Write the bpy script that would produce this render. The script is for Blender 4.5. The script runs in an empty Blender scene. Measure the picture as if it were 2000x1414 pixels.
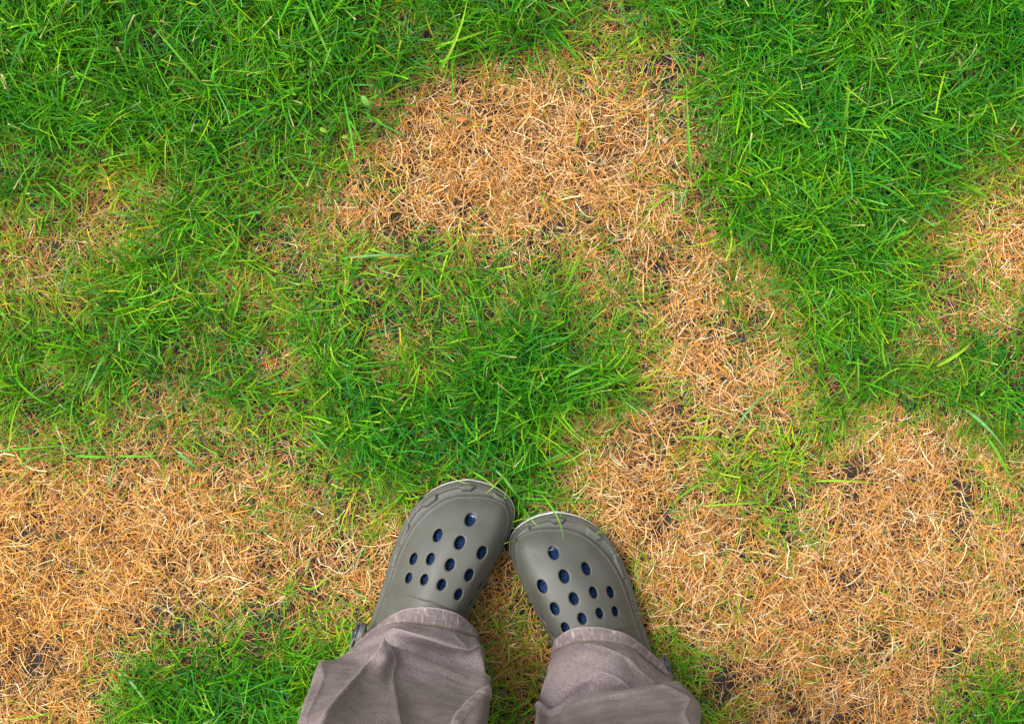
import bpy, math
import numpy as np
from mathutils import Vector

# ------------------------------------------------------------------ camera, sky, sun, exposure
S = bpy.context.scene
C = S.collection
H = 1.5          # camera height above the lawn (m)
F = 2640.0       # focal length in pixels of a 2000 pixel wide frame
cam_d = bpy.data.cameras.new("camera")
cam_d.sensor_width = 36.0
cam_d.lens = 36.0 * F / 2000.0
cam_d.clip_start = 0.05
cam_d.clip_end = 300.0
cam = bpy.data.objects.new("camera", cam_d)
cam.location = (0, 0, H)
cam.rotation_euler = (0, 0, 0)
C.objects.link(cam)
S.camera = cam

SUN_EL, SUN_AZ = math.radians(54), math.radians(-70)     # azimuth clockwise from +Y
world = bpy.data.worlds.new("World")
S.world = world
world.use_nodes = True
wn = world.node_tree
wn.nodes.clear()
sky = wn.nodes.new("ShaderNodeTexSky")
sky.sky_type = 'NISHITA'
sky.sun_disc = False
sky.sun_elevation = SUN_EL
sky.sun_rotation = SUN_AZ
sky.air_density = 1.0
sky.dust_density = 3.0
hs = wn.nodes.new("ShaderNodeHueSaturation")
hs.inputs["Saturation"].default_value = 0.10
bg = wn.nodes.new("ShaderNodeBackground")
bg.inputs["Strength"].default_value = 0.125
wo = wn.nodes.new("ShaderNodeOutputWorld")
wn.links.new(sky.outputs[0], hs.inputs["Color"])
wn.links.new(hs.outputs[0], bg.inputs["Color"])
wn.links.new(bg.outputs[0], wo.inputs["Surface"])
sun_d = bpy.data.lights.new("sun", 'SUN')
sun_d.energy = 2.3
sun_d.angle = math.radians(38)
sun_d.color = (1.0, 0.96, 0.90)
sun = bpy.data.objects.new("sun", sun_d)
sdir = Vector((math.sin(SUN_AZ) * math.cos(SUN_EL), math.cos(SUN_AZ) * math.cos(SUN_EL), math.sin(SUN_EL)))
sun.rotation_euler = sdir.to_track_quat('Z', 'Y').to_euler()
C.objects.link(sun)
S.view_settings.view_transform = 'Standard'
S.view_settings.look = 'None'
S.view_settings.gamma = 1.0
S.view_settings.exposure = 1.08
S.render.engine = 'CYCLES'
S.cycles.max_bounces = 6
S.cycles.diffuse_bounces = 3
S.cycles.glossy_bounces = 2
S.cycles.transmission_bounces = 3
S.cycles.use_denoising = True

rng = np.random.default_rng(7)

# ------------------------------------------------------------------ helpers
def mesh_np(name, verts, quads, mat=None, parent=None, smooth=True, color=None, tris=None):
    me = bpy.data.meshes.new(name)
    verts = np.asarray(verts, np.float32)
    nv = len(verts)
    quads = np.asarray(quads, np.int32).reshape(-1, 4)
    loops = quads.ravel()
    starts = np.arange(len(quads), dtype=np.int32) * 4
    if tris is not None and len(tris):
        tris = np.asarray(tris, np.int32).reshape(-1, 3)
        starts = np.concatenate([starts, len(loops) + np.arange(len(tris), dtype=np.int32) * 3])
        loops = np.concatenate([loops, tris.ravel()])
    me.vertices.add(nv)
    me.vertices.foreach_set("co", verts.ravel())
    me.loops.add(len(loops))
    me.loops.foreach_set("vertex_index", loops)
    me.polygons.add(len(starts))
    me.polygons.foreach_set("loop_start", starts.astype(np.int32))
    me.update(calc_edges=True)
    if smooth:
        me.shade_smooth()
    if color is not None:
        a = me.color_attributes.new("Col", 'FLOAT_COLOR', 'POINT')
        col = np.ones((nv, 4), np.float32)
        col[:, :3] = color
        a.data.foreach_set("color", col.ravel())
    if mat:
        me.materials.append(mat)
    o = bpy.data.objects.new(name, me)
    C.objects.link(o)
    if parent:
        o.parent = parent
    return o

def tag(o, label=None, cat=None, group=None, kind=None):
    if label: o["label"] = label
    if cat: o["category"] = cat
    if group: o["group"] = group
    if kind: o["kind"] = kind
    return o

def at(px, py, z):
    """pixel of the 2000 px wide picture + height -> point"""
    return ((px - 1000.0) / F * (H - z), -(py - 707.0) / F * (H - z), z)

def mat_new(name):
    m = bpy.data.materials.new(name)
    m.use_nodes = True
    nt = m.node_tree
    nt.nodes.clear()
    out = nt.nodes.new("ShaderNodeOutputMaterial")
    p = nt.nodes.new("ShaderNodeBsdfPrincipled")
    nt.links.new(p.outputs[0], out.inputs["Surface"])
    return m, nt, p, out

def N(nt, typ, **kw):
    n = nt.nodes.new(typ)
    for k, v in kw.items():
        if k in n.inputs.keys():
            n.inputs[k].default_value = v
        else:
            setattr(n, k, v)
    return n

def ramp(nt, stops):
    r = nt.nodes.new("ShaderNodeValToRGB")
    el = r.color_ramp.elements
    while len(el) < len(stops):
        el.new(0.5)
    for e, (p, c) in zip(el, stops):
        e.position = p
        e.color = (*c, 1) if len(c) == 3 else c
    return r

def vnoise(x, y, scale, seed, octaves=3):
    """smooth value noise 0..1 over arrays"""
    tot = np.zeros_like(x, dtype=np.float64)
    amp, norm = 1.0, 0.0
    for o in range(octaves):
        r = np.random.default_rng(seed * 31 + o)
        tab = r.random((256, 256))
        u = x / scale * (2 ** o) + 100.37 * (o + 1)
        v = y / scale * (2 ** o) + 57.11 * (o + 1)
        iu, iv = np.floor(u).astype(int), np.floor(v).astype(int)
        fu, fv = u - iu, v - iv
        fu, fv = fu * fu * (3 - 2 * fu), fv * fv * (3 - 2 * fv)
        g = lambda a, b: tab[a % 256, b % 256]
        tot += amp * ((g(iu, iv) * (1 - fu) + g(iu + 1, iv) * fu) * (1 - fv) + (g(iu, iv + 1) * (1 - fu) + g(iu + 1, iv + 1) * fu) * fv)
        norm += amp
        amp *= 0.5
    return tot / norm

def smst(a, b, x):
    t = np.clip((x - a) / (b - a), 0, 1)
    return t * t * (3 - 2 * t)

# ------------------------------------------------------------------ how the lawn is doing, cell by cell (5 by 5 cm at 9 = lush, 0 = dead)
GREEN = """
9999999999999996789998777899999999999999
9999999999999986899998766789999999999999
9999999999999998764444444568999999999999
9999999999999997212012223357999999989999
9999999999999885000000000246999999999988
8899999999887641000000001137999999999966
7887678876865420000000000037999999999755
8876345876844210000000011148999999997556
4564378887743222122112122225999999864333
3443457867544567877321122222369999965312
4434698767665788888566544311235888875322
6556898776567888888788866510233678875423
7767888777667888877888877401323668864447
6788776566568877779998875310012788756889
6446677566468885678999987530000279986678
7676543567578888888999997543101158756789
4455422333577888999998532111223664333567
3334336554346788899999741012453564111222
1233112232236667889996310124665410001134
0001000112245555689885321122465210001234
0000010111123333555675310010244210000122
0000000111122111211122112012211100001112
0000000001121111211222220011111100000111
0000000123554444322333100010000000111111
0000002466765633333334442211001011112222
0000246789886777777777665211101011112223
0001478999988777777777665312110110114678
0012689999998888888776664111001012578999
""".split()
# two rows of the list above hold more detail to the right of the feet
G = np.array([[int(c) for c in r[:40].ljust(40, r[-1])] for r in GREEN], float)
G[14, 30:40] = [2, 7, 9, 9, 8, 6, 6, 7, 8, 9]
G[15, 26:40] = [1, 0, 0, 1, 2, 5, 8, 7, 5, 6, 6, 7, 8, 9]
G[16, 22:40] = [5, 3, 2, 1, 1, 1, 2, 2, 3, 6, 6, 4, 3, 3, 4, 5, 6, 7]
G[17, 21:40] = [7, 4, 1, 0, 1, 2, 4, 5, 3, 5, 6, 4, 1, 1, 1, 2, 2, 4, 5]
G[18, 18:40] = [9, 9, 9, 6, 3, 1, 0, 1, 2, 4, 6, 6, 5, 4, 1, 0, 0, 0, 1, 1, 3, 4]
G[19, 16:40] = [6, 8, 9, 8, 8, 5, 3, 2, 1, 1, 2, 2, 4, 6, 5, 2, 1, 0, 0, 0, 1, 2, 3, 4]
G[20, 19:40] = [6, 7, 5, 3, 1, 0, 0, 1, 0, 2, 4, 4, 2, 0, 0, 0, 0, 1, 1, 2, 2]
G[21, 19:40] = [2, 2, 1, 1, 1, 1, 2, 0, 1, 2, 2, 1, 1, 0, 0, 0, 0, 0, 1, 1, 2]
G[22, 19:40] = [2, 2, 2, 2, 2, 2, 2, 0, 0, 1, 1, 1, 1, 1, 0, 0, 0, 0, 1, 1, 1]
G[23, 19:40] = [2, 2, 2, 2, 2, 3, 3, 1, 0, 1, 0, 0, 0, 0, 0, 1, 1, 1, 1, 1, 1]
G[24, 19:40] = [3, 3, 3, 3, 3, 4, 4, 4, 2, 2, 1, 1, 0, 0, 1, 0, 1, 1, 2, 2, 2]
G[25, 19:40] = [1, 2, 3, 3, 4, 5, 6, 6, 5, 2, 1, 1, 1, 0, 1, 0, 1, 1, 2, 2, 3]
G[26, 19:40] = [3, 4, 4, 4, 5, 5, 6, 6, 5, 3, 1, 2, 1, 1, 0, 0, 1, 1, 4, 6, 7]
G[27, 19:40] = [7, 6, 6, 6, 6, 6, 6, 7, 6, 4, 1, 1, 1, 0, 0, 1, 2, 5, 7, 8, 9]
G[9:14, 13:24] = np.minimum(G[9:14, 13:24], 7.2) - np.array([[0, .4, .8, .2, 1.0, .5, 0, .6, .3, .8, 1.0]])
G[4:8, 10:15] = np.maximum(G[4:8, 10:15], np.array([[8.5, 8, 8, 8, 7.5], [8, 8, 7, 6.5, 5], [7.5, 7, 6.5, 5.5, 4], [7, 6.5, 5.5, 4.5, 3]]))
G[8:11, 0:5] = np.maximum(G[8:11, 0:5], 4.8)
G[13:18, 0:11] += 0.9
G[10:14, 28:32] += 1.3
G[14:19, 27:31] += 0.5
G[16:20, 10:16] += 0.5
G = np.clip(np.where((G > 1.5) & (G < 7), G + 0.4, G), 0, 9)
G[13:19, 18:21] = 9
G /= 9.0

def green(x, y):
    """0..1 health of the grass at ground point x, y (arrays, metres)"""
    wx = (vnoise(x, y, 0.035, 3) - 0.5) * 0.022
    wy = (vnoise(x, y, 0.035, 4) - 0.5) * 0.022
    u = np.clip((1000 + (x + wx) * F / H) / 50.0 - 0.5, 0, 38.999)
    v = np.clip((707 - (y + wy) * F / H) / 50.0 - 0.5, 0, 26.999)
    iu, iv = u.astype(int), v.astype(int)
    fu, fv = u - iu, v - iv
    g = (G[iv, iu] * (1 - fu) + G[iv, iu + 1] * fu) * (1 - fv) + (G[iv + 1, iu] * (1 - fu) + G[iv + 1, iu + 1] * fu) * fv
    out = smst(0.57, 0.75, np.abs(x)) + smst(0.40, 0.58, np.abs(y))
    far = smst(0.38, 0.62, vnoise(x, y, 0.45, 9, 3))
    o = np.clip(out, 0, 1)
    return g * (1 - o) + far * o

BARE = [(505, 435, 24), (775, 350, 32), (930, 180, 26), (845, 245, 28), (1345, 400, 34), (1050, 485, 34), (1170, 478, 22),
        (1110, 500, 12), (770, 585, 9), (360, 735, 26), (250, 790, 16), (370, 875, 24), (425, 945, 26), (470, 890, 18),
        (430, 1020, 26), (560, 905, 14), (605, 965, 32), (310, 1085, 38), (495, 850, 16), (1385, 715, 14), (1405, 590, 24),
        (1430, 860, 26), (1775, 790, 20), (1740, 855, 14), (1665, 905, 20), (1660, 965, 22), (1530, 1060, 26), (1595, 1060, 18),
        (1450, 1110, 28), (1640, 1145, 14), (1865, 1270, 28), (1845, 1310, 18), (1530, 1350, 26), (1650, 1365, 16),
        (100, 1265, 26), (430, 1185, 18), (300, 1225, 18), (620, 1185, 16), (1900, 1000, 14), (1240, 925, 20), (1175, 870, 22),
        (1190, 945, 18), (1260, 905, 12), (830, 340, 14), (1790, 700, 14), (1870, 600, 16), (1840, 195, 16), (120, 1070, 16),
        (165, 1110, 14), (1700, 1215, 14), (1875, 1190, 16), (1240, 530, 10), (1395, 580, 14), (230, 930, 16), (960, 175, 18),
        (1430, 1330, 22), (1440, 1240, 14), (1960, 1290, 12), (1745, 1205, 12), (540, 1085, 12), (690, 330, 12), (870, 300, 14)]
def bare(x, y):
    px, py = 1000 + x * F / H, 707 - y * F / H
    px = px + (vnoise(x, y, 0.012, 21) - 0.5) * 34
    py = py + (vnoise(x, y, 0.012, 22) - 0.5) * 34
    b = np.zeros_like(px)
    for cx, cy, r in BARE:
        d = np.hypot(px - cx, (py - cy) * 1.15)
        b = np.maximum(b, 1 - smst(r * 0.55, r * 1.15, d))
    far = smst(0.62, 0.74, vnoise(x, y, 0.030, 40, 2))       # small gaps all over
    return np.maximum(b, far * 0.85)

def ground_z(x, y):
    z = (vnoise(x, y, 0.16, 11, 2) - 0.5) * 0.010 + (vnoise(x, y, 0.02, 12, 3) - 0.5) * 0.007
    return z - 0.004

# ------------------------------------------------------------------ the two feet: where they stand
def spl(pts, n=420):
    P = np.array(pts, float)
    m = len(P)
    t = np.arange(n) * m / n
    i = t.astype(int)
    f = (t - i)[:, None]
    p0, p1, p2, p3 = P[(i - 1) % m], P[i % m], P[(i + 1) % m], P[(i + 2) % m]
    return 0.5 * ((2 * p1) + (-p0 + p2) * f + (2 * p0 - 5 * p1 + 4 * p2 - p3) * f ** 2 + (-p0 + 3 * p1 - 3 * p2 + p3) * f ** 3)

def psd(P, x, y):
    """signed distance to closed polygon P (negative inside), arc position of the nearest point"""
    A, B = P, np.roll(P, -1, 0)
    E = B - A
    seg = np.hypot(E[:, 0], E[:, 1])
    cum = np.concatenate([[0], np.cumsum(seg)[:-1]])
    best = np.full(x.shape, 1e9)
    arc = np.zeros(x.shape)
    ins = np.zeros(x.shape, bool)
    for k in range(len(P)):
        wx, wy = x - A[k, 0], y - A[k, 1]
        t = np.clip((wx * E[k, 0] + wy * E[k, 1]) / (seg[k] ** 2 + 1e-12), 0, 1)
        d = np.hypot(wx - t * E[k, 0], wy - t * E[k, 1])
        m = d < best
        best = np.where(m, d, best)
        arc = np.where(m, cum[k] + t * seg[k], arc)
        c = (A[k, 1] > y) != (B[k, 1] > y)
        xi = A[k, 0] + (y - A[k, 1]) / (E[k, 1] if abs(E[k, 1]) > 1e-9 else 1e-9) * E[k, 0]
        ins ^= c & (x < xi)
    return np.where(ins, -best, best), arc

OUT = spl([(-12, 286.5), (0, 290), (12, 291.8), (24, 291.3), (37, 288.2), (47.5, 281), (53.5, 270), (56, 255), (55.6, 236), (53.5, 204), (50, 168),
           (46, 130), (43, 95), (41, 60), (35, 25), (20, 4), (0, -1), (-20, 3), (-36, 22), (-44, 55), (-48, 90), (-49.5, 112),
           (-51.5, 140), (-54.3, 167), (-56.6, 194), (-56, 221), (-49.5, 247), (-34, 270.5)]) / 1000.0
CREASE = spl([(-13, 268), (-3, 272.5), (12, 278.5), (26.6, 281.2), (39, 279.5), (47, 271), (51.5, 257), (52.6, 236), (51, 204), (47.5, 168),
              (44, 130), (41, 95), (39, 60), (33, 26), (19, 8), (0, 4), (-19, 8), (-33, 26), (-40.5, 55), (-43.5, 90), (-44, 112),
              (-44, 138), (-45.8, 167), (-47, 190), (-45.6, 211), (-41, 230), (-33.4, 246), (-24, 259)]) / 1000.0

def foot_frame(toe_px, ang, mir):
    tx, ty, _ = at(*toe_px, 0.03)
    a = math.radians(ang)
    d = np.array([math.sin(a), math.cos(a)])
    n = np.array([math.cos(a), -math.sin(a)]) * mir
    o = np.array([tx, ty]) - d * 0.290
    return o, n, d
FOOT_L = foot_frame((930, 941), 22.4, 1)
FOOT_R = foot_frame((1070, 1005), -22.3, -1)

def to_foot(fr, x, y):
    o, n, d = fr
    return (x - o[0]) * n[0] + (y - o[1]) * n[1], (x - o[0]) * d[0] + (y - o[1]) * d[1]

def in_foot(x, y, grow=0.0):
    r = np.zeros(x.shape, bool)
    for fr in (FOOT_L, FOOT_R):
        lx, ly = to_foot(fr, x, y)
        near = (np.abs(lx) < 0.075) & (ly > -0.02) & (ly < 0.31)
        if near.any():
            idx = np.nonzero(near)
            d, _ = psd(OUT[::4], lx[idx], ly[idx])
            sub = np.zeros(len(idx[0]), bool)
            sub[d < grow] = True
            r[idx] |= sub
    return r

# ------------------------------------------------------------------ ground sheet
def build_ground():
    fine = 0.0035
    ax = np.arange(0, 0.85, fine)
    step = fine
    tail = []
    v = ax[-1]
    while v < 60:
        step *= 1.22
        v += step
        tail.append(v)
    pos = np.concatenate([ax, tail])
    xs = np.concatenate([-pos[:0:-1], pos])
    ax2 = np.arange(0, 0.65, fine)
    step, v, tail = fine, ax2[-1], []
    while v < 60:
        step *= 1.22
        v += step
        tail.append(v)
    pos = np.concatenate([ax2, tail])
    ys = np.concatenate([-pos[:0:-1], pos])
    X, Y = np.meshgrid(xs, ys, indexing='ij')
    Z = ground_z(X, Y) + (vnoise(X, Y, 0.007, 15, 2) - 0.5) * 0.0035
    press = in_foot(X, Y, 0.004)
    Z = np.where(press, np.minimum(Z, -0.008), Z)
    nx, ny = X.shape
    I = np.arange(nx * ny).reshape(nx, ny)
    q = np.stack([I[:-1, :-1], I[1:, :-1], I[1:, 1:], I[:-1, 1:]], -1).reshape(-1, 4)
    m, nt, p, out = mat_new("soil")
    tc = N(nt, "ShaderNodeTexCoord")
    n1 = N(nt, "ShaderNodeTexNoise", Scale=130.0, Detail=8.0, Roughness=0.7)
    n2 = N(nt, "ShaderNodeTexNoise", Scale=18.0, Detail=4.0)
    for n in (n1, n2):
        nt.links.new(tc.outputs["Object"], n.inputs["Vector"])
    r1 = ramp(nt, [(0.30, (0.005, 0.0035, 0.003)), (0.52, (0.020, 0.014, 0.0125)), (0.72, (0.055, 0.043, 0.040))])
    nt.links.new(n1.outputs["Fac"], r1.inputs[0])
    r2 = ramp(nt, [(0.35, (0.75, 0.62, 0.55)), (0.65, (1.15, 1.1, 1.15))])
    nt.links.new(n2.outputs["Fac"], r2.inputs[0])
    mul = N(nt, "ShaderNodeMix", data_type='RGBA', blend_type='MULTIPLY')
    mul.inputs[0].default_value = 1.0
    nt.links.new(r1.outputs[0], mul.inputs[6])
    nt.links.new(r2.outputs[0], mul.inputs[7])
    # far lawn, past the modelled blades
    n3 = N(nt, "ShaderNodeTexNoise", Scale=2.2, Detail=5.0)
    n4 = N(nt, "ShaderNodeTexNoise", Scale=160.0, Detail=3.0)
    nt.links.new(tc.outputs["Object"], n3.inputs["Vector"])
    nt.links.new(tc.outputs["Object"], n4.inputs["Vector"])
    r3 = ramp(nt, [(0.42, (0.055, 0.13, 0.014)), (0.60, (0.30, 0.17, 0.07))])
    nt.links.new(n3.outputs["Fac"], r3.inputs[0])
    r4 = ramp(nt, [(0.35, (0.45, 0.45, 0.45)), (0.65, (1.3, 1.3, 1.3))])
    nt.links.new(n4.outputs["Fac"], r4.inputs[0])
    mul2 = N(nt, "ShaderNodeMix", data_type='RGBA', blend_type='MULTIPLY')
    mul2.inputs[0].default_value = 1.0
    nt.links.new(r3.outputs[0], mul2.inputs[6])
    nt.links.new(r4.outputs[0], mul2.inputs[7])
    ln = N(nt, "ShaderNodeVectorMath", operation='LENGTH')
    nt.links.new(tc.outputs["Object"], ln.inputs[0])
    mr = N(nt, "ShaderNodeMapRange")
    mr.inputs["From Min"].default_value = 0.85
    mr.inputs["From Max"].default_value = 1.25
    nt.links.new(ln.outputs["Value"], mr.inputs["Value"])
    mx = N(nt, "ShaderNodeMix", data_type='RGBA')
    nt.links.new(mr.outputs[0], mx.inputs[0])
    nt.links.new(mul.outputs[2], mx.inputs[6])
    nt.links.new(mul2.outputs[2], mx.inputs[7])
    nt.links.new(mx.outputs[2], p.inputs["Base Color"])
    p.inputs["Roughness"].default_value = 0.85
    bp = N(nt, "ShaderNodeBump", Strength=0.7, Distance=0.002)
    nt.links.new(n1.outputs["Fac"], bp.inputs["Height"])
    nt.links.new(bp.outputs[0], p.inputs["Normal"])
    o = mesh_np("ground", np.stack([X, Y, Z], -1).reshape(-1, 3), q, m)
    tag(o, "dark crumbly soil under the patchy lawn", "ground", kind="structure")
build_ground()

# ------------------------------------------------------------------ blades
def blade_mesh(root, z0, L, w, az, e0, e1, curl, wig, cut, roll, nseg, cols, tipcol, fold, drop_feet=True):
    n = len(L)
    t = np.linspace(0, 1, nseg + 1)[None, :]
    el = e0[:, None] + (e1 - e0)[:, None] * t ** 0.8
    ph = rng.random(n)[:, None] * 6.28
    a = az[:, None] + curl[:, None] * t + wig[:, None] * np.sin(t * (4 + 3 * rng.random(n))[:, None] + ph)
    dx, dy, dz = np.cos(el) * np.cos(a), np.cos(el) * np.sin(a), np.sin(el)
    ds = (L / nseg)[:, None]
    def cum(d):
        return np.concatenate([np.zeros((n, 1)), np.cumsum(0.5 * (d[:, 1:] + d[:, :-1]) * ds, 1)], 1)
    x, y, z = root[:, :1] + cum(dx), root[:, 1:2] + cum(dy), z0[:, None] + cum(dz)
    gz = ground_z(x, y) + 0.0012 + 0.004 * rng.random(n)[:, None]
    z = np.where(z < gz, gz + 0.15 * (z - gz) * 0, z)
    if drop_feet:
        bad = (in_foot(x.ravel(), y.ravel(), 0.001).reshape(x.shape) & (z > 0.012)).any(1)
        bad |= in_foot(x[:, 0], y[:, 0], -0.004)
        # blades inside the trouser hems
        k = ~bad
        x, y, z, dx, dy, dz, a, t_ = x[k], y[k], z[k], dx[k], dy[k], dz[k], a[k], None
        w, cut, roll, cols, tipcol, fold = w[k], cut[k], roll[k], cols[k], tipcol[k], fold[k]
        n = len(x)
    # side vector, rolled about the blade's direction
    sx, sy, sz = -np.sin(a), np.cos(a), np.zeros_like(a)
    nx_, ny_, nz_ = sy * dz - sz * dy, sz * dx - sx * dz, sx * dy - sy * dx      # side x dir
    nx_, ny_, nz_ = -nx_, -ny_, -nz_
    cr, sr = np.cos(roll)[:, None], np.sin(roll)[:, None]
    ux, uy, uz = sx * cr + nx_ * sr, sy * cr + ny_ * sr, sz * cr + nz_ * sr
    vx, vy, vz = nx_ * cr - sx * sr, ny_ * cr - sy * sr, nz_ * cr - sz * sr
    prof = (0.70 + 0.30 * np.minimum(t * 4, 1)) * (1 - (t * (1 - 0.55 * cut[:, None])) ** 2.6 * 0.97)
    hw = 0.5 * w[:, None] * prof
    fo = (fold[:, None]) * hw
    l_ = np.stack([x - ux * hw + vx * fo, y - uy * hw + vy * fo, z - uz * hw + vz * fo], -1)
    r_ = np.stack([x + ux * hw + vx * fo, y + uy * hw + vy * fo, z + uz * hw + vz * fo], -1)
    c_ = np.stack([x, y, z], -1)
    V = np.stack([l_, c_, r_], 2)                       # n, seg+1, 3, 3
    tt = (t ** 5)[..., None]
    col = cols[:, None, :] * (1 - tt) + tipcol[:, None, :] * tt
    col = np.repeat(col[:, :, None, :], 3, 2)
    base = (np.arange(n) * (nseg + 1) * 3)[:, None, None]
    j = np.arange(nseg)[None, :, None] * 3
    s = np.arange(2)[None, None, :]
    i0 = base + j + s
    q = np.stack([i0, i0 + 1, i0 + 4, i0 + 3], -1).reshape(-1, 4)
    return V.reshape(-1, 3), q, col.reshape(-1, 3)

def pick(n, table):
    """rows of (weight, rgb, spread)"""
    w = np.array([r[0] for r in table], float)
    c = np.array([r[1] for r in table], float)
    k = rng.choice(len(table), n, p=w / w.sum())
    k2 = rng.choice(len(table), n, p=w / w.sum())
    f = rng.random((n, 1)) * 0.45
    col = c[k] * (1 - f) + c[k2] * f
    return col * (0.72 + 0.56 * rng.random((n, 1)))

AREA = (0.95, 0.80)
def area_w(x, y):
    """share of blades kept towards the edge of the modelled lawn"""
    e = np.maximum(smst(0.64, 0.74, np.abs(x)), smst(0.47, 0.57, np.abs(y)))
    return 1 - 0.62 * e

def blade_mat(name, trans, rough, spec):
    m, nt, p, out = mat_new(name)
    a = N(nt, "ShaderNodeVertexColor", layer_name="Col")
    tc = N(nt, "ShaderNodeTexCoord")
    no = N(nt, "ShaderNodeTexNoise", Scale=420.0, Detail=2.0)
    nt.links.new(tc.outputs["Object"], no.inputs["Vector"])
    r = ramp(nt, [(0.3, (0.8, 0.8, 0.8)), (0.7, (1.18, 1.18, 1.18))])
    nt.links.new(no.outputs["Fac"], r.inputs[0])
    mul = N(nt, "ShaderNodeMix", data_type='RGBA', blend_type='MULTIPLY')
    mul.inputs[0].default_value = 1.0
    nt.links.new(a.outputs[0], mul.inputs[6])
    nt.links.new(r.outputs[0], mul.inputs[7])
    nt.links.new(mul.outputs[2], p.inputs["Base Color"])
    p.inputs["Roughness"].default_value = rough
    p.inputs["Specular IOR Level"].default_value = spec
    t = N(nt, "ShaderNodeBsdfTranslucent")
    nt.links.new(mul.outputs[2], t.inputs["Color"])
    ms = N(nt, "ShaderNodeMixShader")
    ms.inputs[0].default_value = trans
    nt.links.new(p.outputs[0], ms.inputs[1])
    nt.links.new(t.outputs[0], ms.inputs[2])
    nt.links.new(ms.outputs[0], out.inputs["Surface"])
    return m
M_GREEN = blade_mat("grass_blade", 0.17, 0.60, 0.12)
M_DRY = blade_mat("straw_blade", 0.06, 0.75, 0.15)

def tufts(n_t, per, spread, dens):
    """points in tufts, kept with probability dens(x, y)"""
    cx = (rng.random(n_t) * 2 - 1) * AREA[0]
    cy = (rng.random(n_t) * 2 - 1) * AREA[1]
    k = rng.random(n_t) < dens(cx, cy) * area_w(cx, cy)
    cx, cy = cx[k], cy[k]
    m = rng.poisson(per, len(cx)).clip(1, per * 3)
    idx = np.repeat(np.arange(len(cx)), m)
    taz = rng.random(len(cx)) * 6.283
    x = cx[idx] + rng.normal(0, spread, len(idx))
    y = cy[idx] + rng.normal(0, spread, len(idx))
    rad = np.arctan2(y - cy[idx], x - cx[idx])
    return x, y, taz[idx], rad, idx

# --- living grass
def green_dens(a, b):
    g_ = green(a, b)
    hole = smst(0.30, 0.62, vnoise(a, b, 0.020, 66, 3))
    g_ = np.clip(g_ + rng.normal(0, 0.09, g_.shape) * (g_ > 0.02), 0, 1)
    d = (0.80 * g_ + 0.06 * g_ ** 4) * (0.30 + 0.86 * hole) * (1 - 0.80 * bare(a, b) * (1 - smst(0.8, 0.97, g_)))
    return np.clip(d + 0.014, 0, 1)
x, y, taz, rad, idx = tufts(76000, 4, 0.0058, green_dens)
n = len(x)
g = green(x, y)
lush = smst(0.55, 1.0, g)
mode = rng.random(n)
flow = 2.3 * (vnoise(x, y, 0.25, 60, 2) - 0.5) * 6.28
az = np.where(mode < 0.40, rad + rng.normal(0, 0.5, n), np.where(mode < 0.68, taz + rng.normal(0, 0.6, n), np.where(mode < 0.84, flow + rng.normal(0, 0.5, n), rng.random(n) * 6.283)))
L = (0.013 + 0.022 * rng.random(n) ** 1.3) + lush * (0.012 + 0.022 * rng.random(n))
longb = rng.random(n) < 0.06
L = np.where(longb, L * 1.6, L)
w = (0.00066 + 0.00092 * rng.random(n) ** 2.0) * (0.85 + 0.50 * lush)
wide = rng.random(n) < 0.06
w = np.where(wide, w * 1.7, w)
e0 = np.radians(18 + 45 * rng.random(n) + lush * 24)
e1 = np.radians(-28 + 45 * rng.random(n) + lush * (rng.random(n) * 28 - 2))
curl = rng.normal(0, 0.55, n)
wig = rng.normal(0, 0.10, n)
cut = (rng.random(n) < 0.35).astype(float)
roll = rng.normal(0, 0.55, n)
fold = 0.15 + 0.6 * rng.random(n)
z0 = ground_z(x, y) + 0.003 + 0.003 * rng.random(n) + lush * 0.008 * rng.random(n)
cl = pick(n, [(30, (0.072, 0.320, 0.003)), (15, (0.170, 0.430, 0.004)), (30, (0.036, 0.225, 0.003)), (9, (0.065, 0.280, 0.045)),
              (14, (0.014, 0.125, 0.007)), (2, (0.28, 0.42, 0.010))])
cp = pick(n, [(34, (0.135, 0.360, 0.006)), (32, (0.260, 0.450, 0.010)), (16, (0.060, 0.240, 0.006)), (12, (0.105, 0.330, 0.070)),
              (6, (0.45, 0.42, 0.015)), (3, (0.52, 0.30, 0.03))])
cols = np.where((rng.random(n) < lush * 0.92 + 0.08)[:, None], cl, cp)
patch = vnoise(x, y, 0.07, 70, 2)[:, None]
cols = cols * (0.86 + 0.28 * patch) * np.array([1, 1, 1]) + (patch - 0.5) * np.array([0.05, 0.02, -0.01])
tone = smst(0.30, 0.70, vnoise(x, y, 0.085, 71, 3))[:, None]
cols = np.clip(cols * (np.array([0.62, 0.70, 0.9]) * (1 - tone) + np.array([0.98, 0.88, 1.0]) * tone), 0.003, 1)
tip = cols * np.where(rng.random((n, 1)) < 0.5, 1.25, 1.05)
pale = (rng.random(n) < 0.045)[:, None]
tip = np.where(pale, np.array([0.50, 0.42, 0.20]) * (0.8 + 0.3 * rng.random((n, 1))), tip)
V, q, col = blade_mesh(np.stack([x, y], 1), z0, L, w, az, e0, e1, curl, wig, cut, roll, 7, cols, tip, fold)
GV, GQ, GC = [V], [q], [col]

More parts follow.
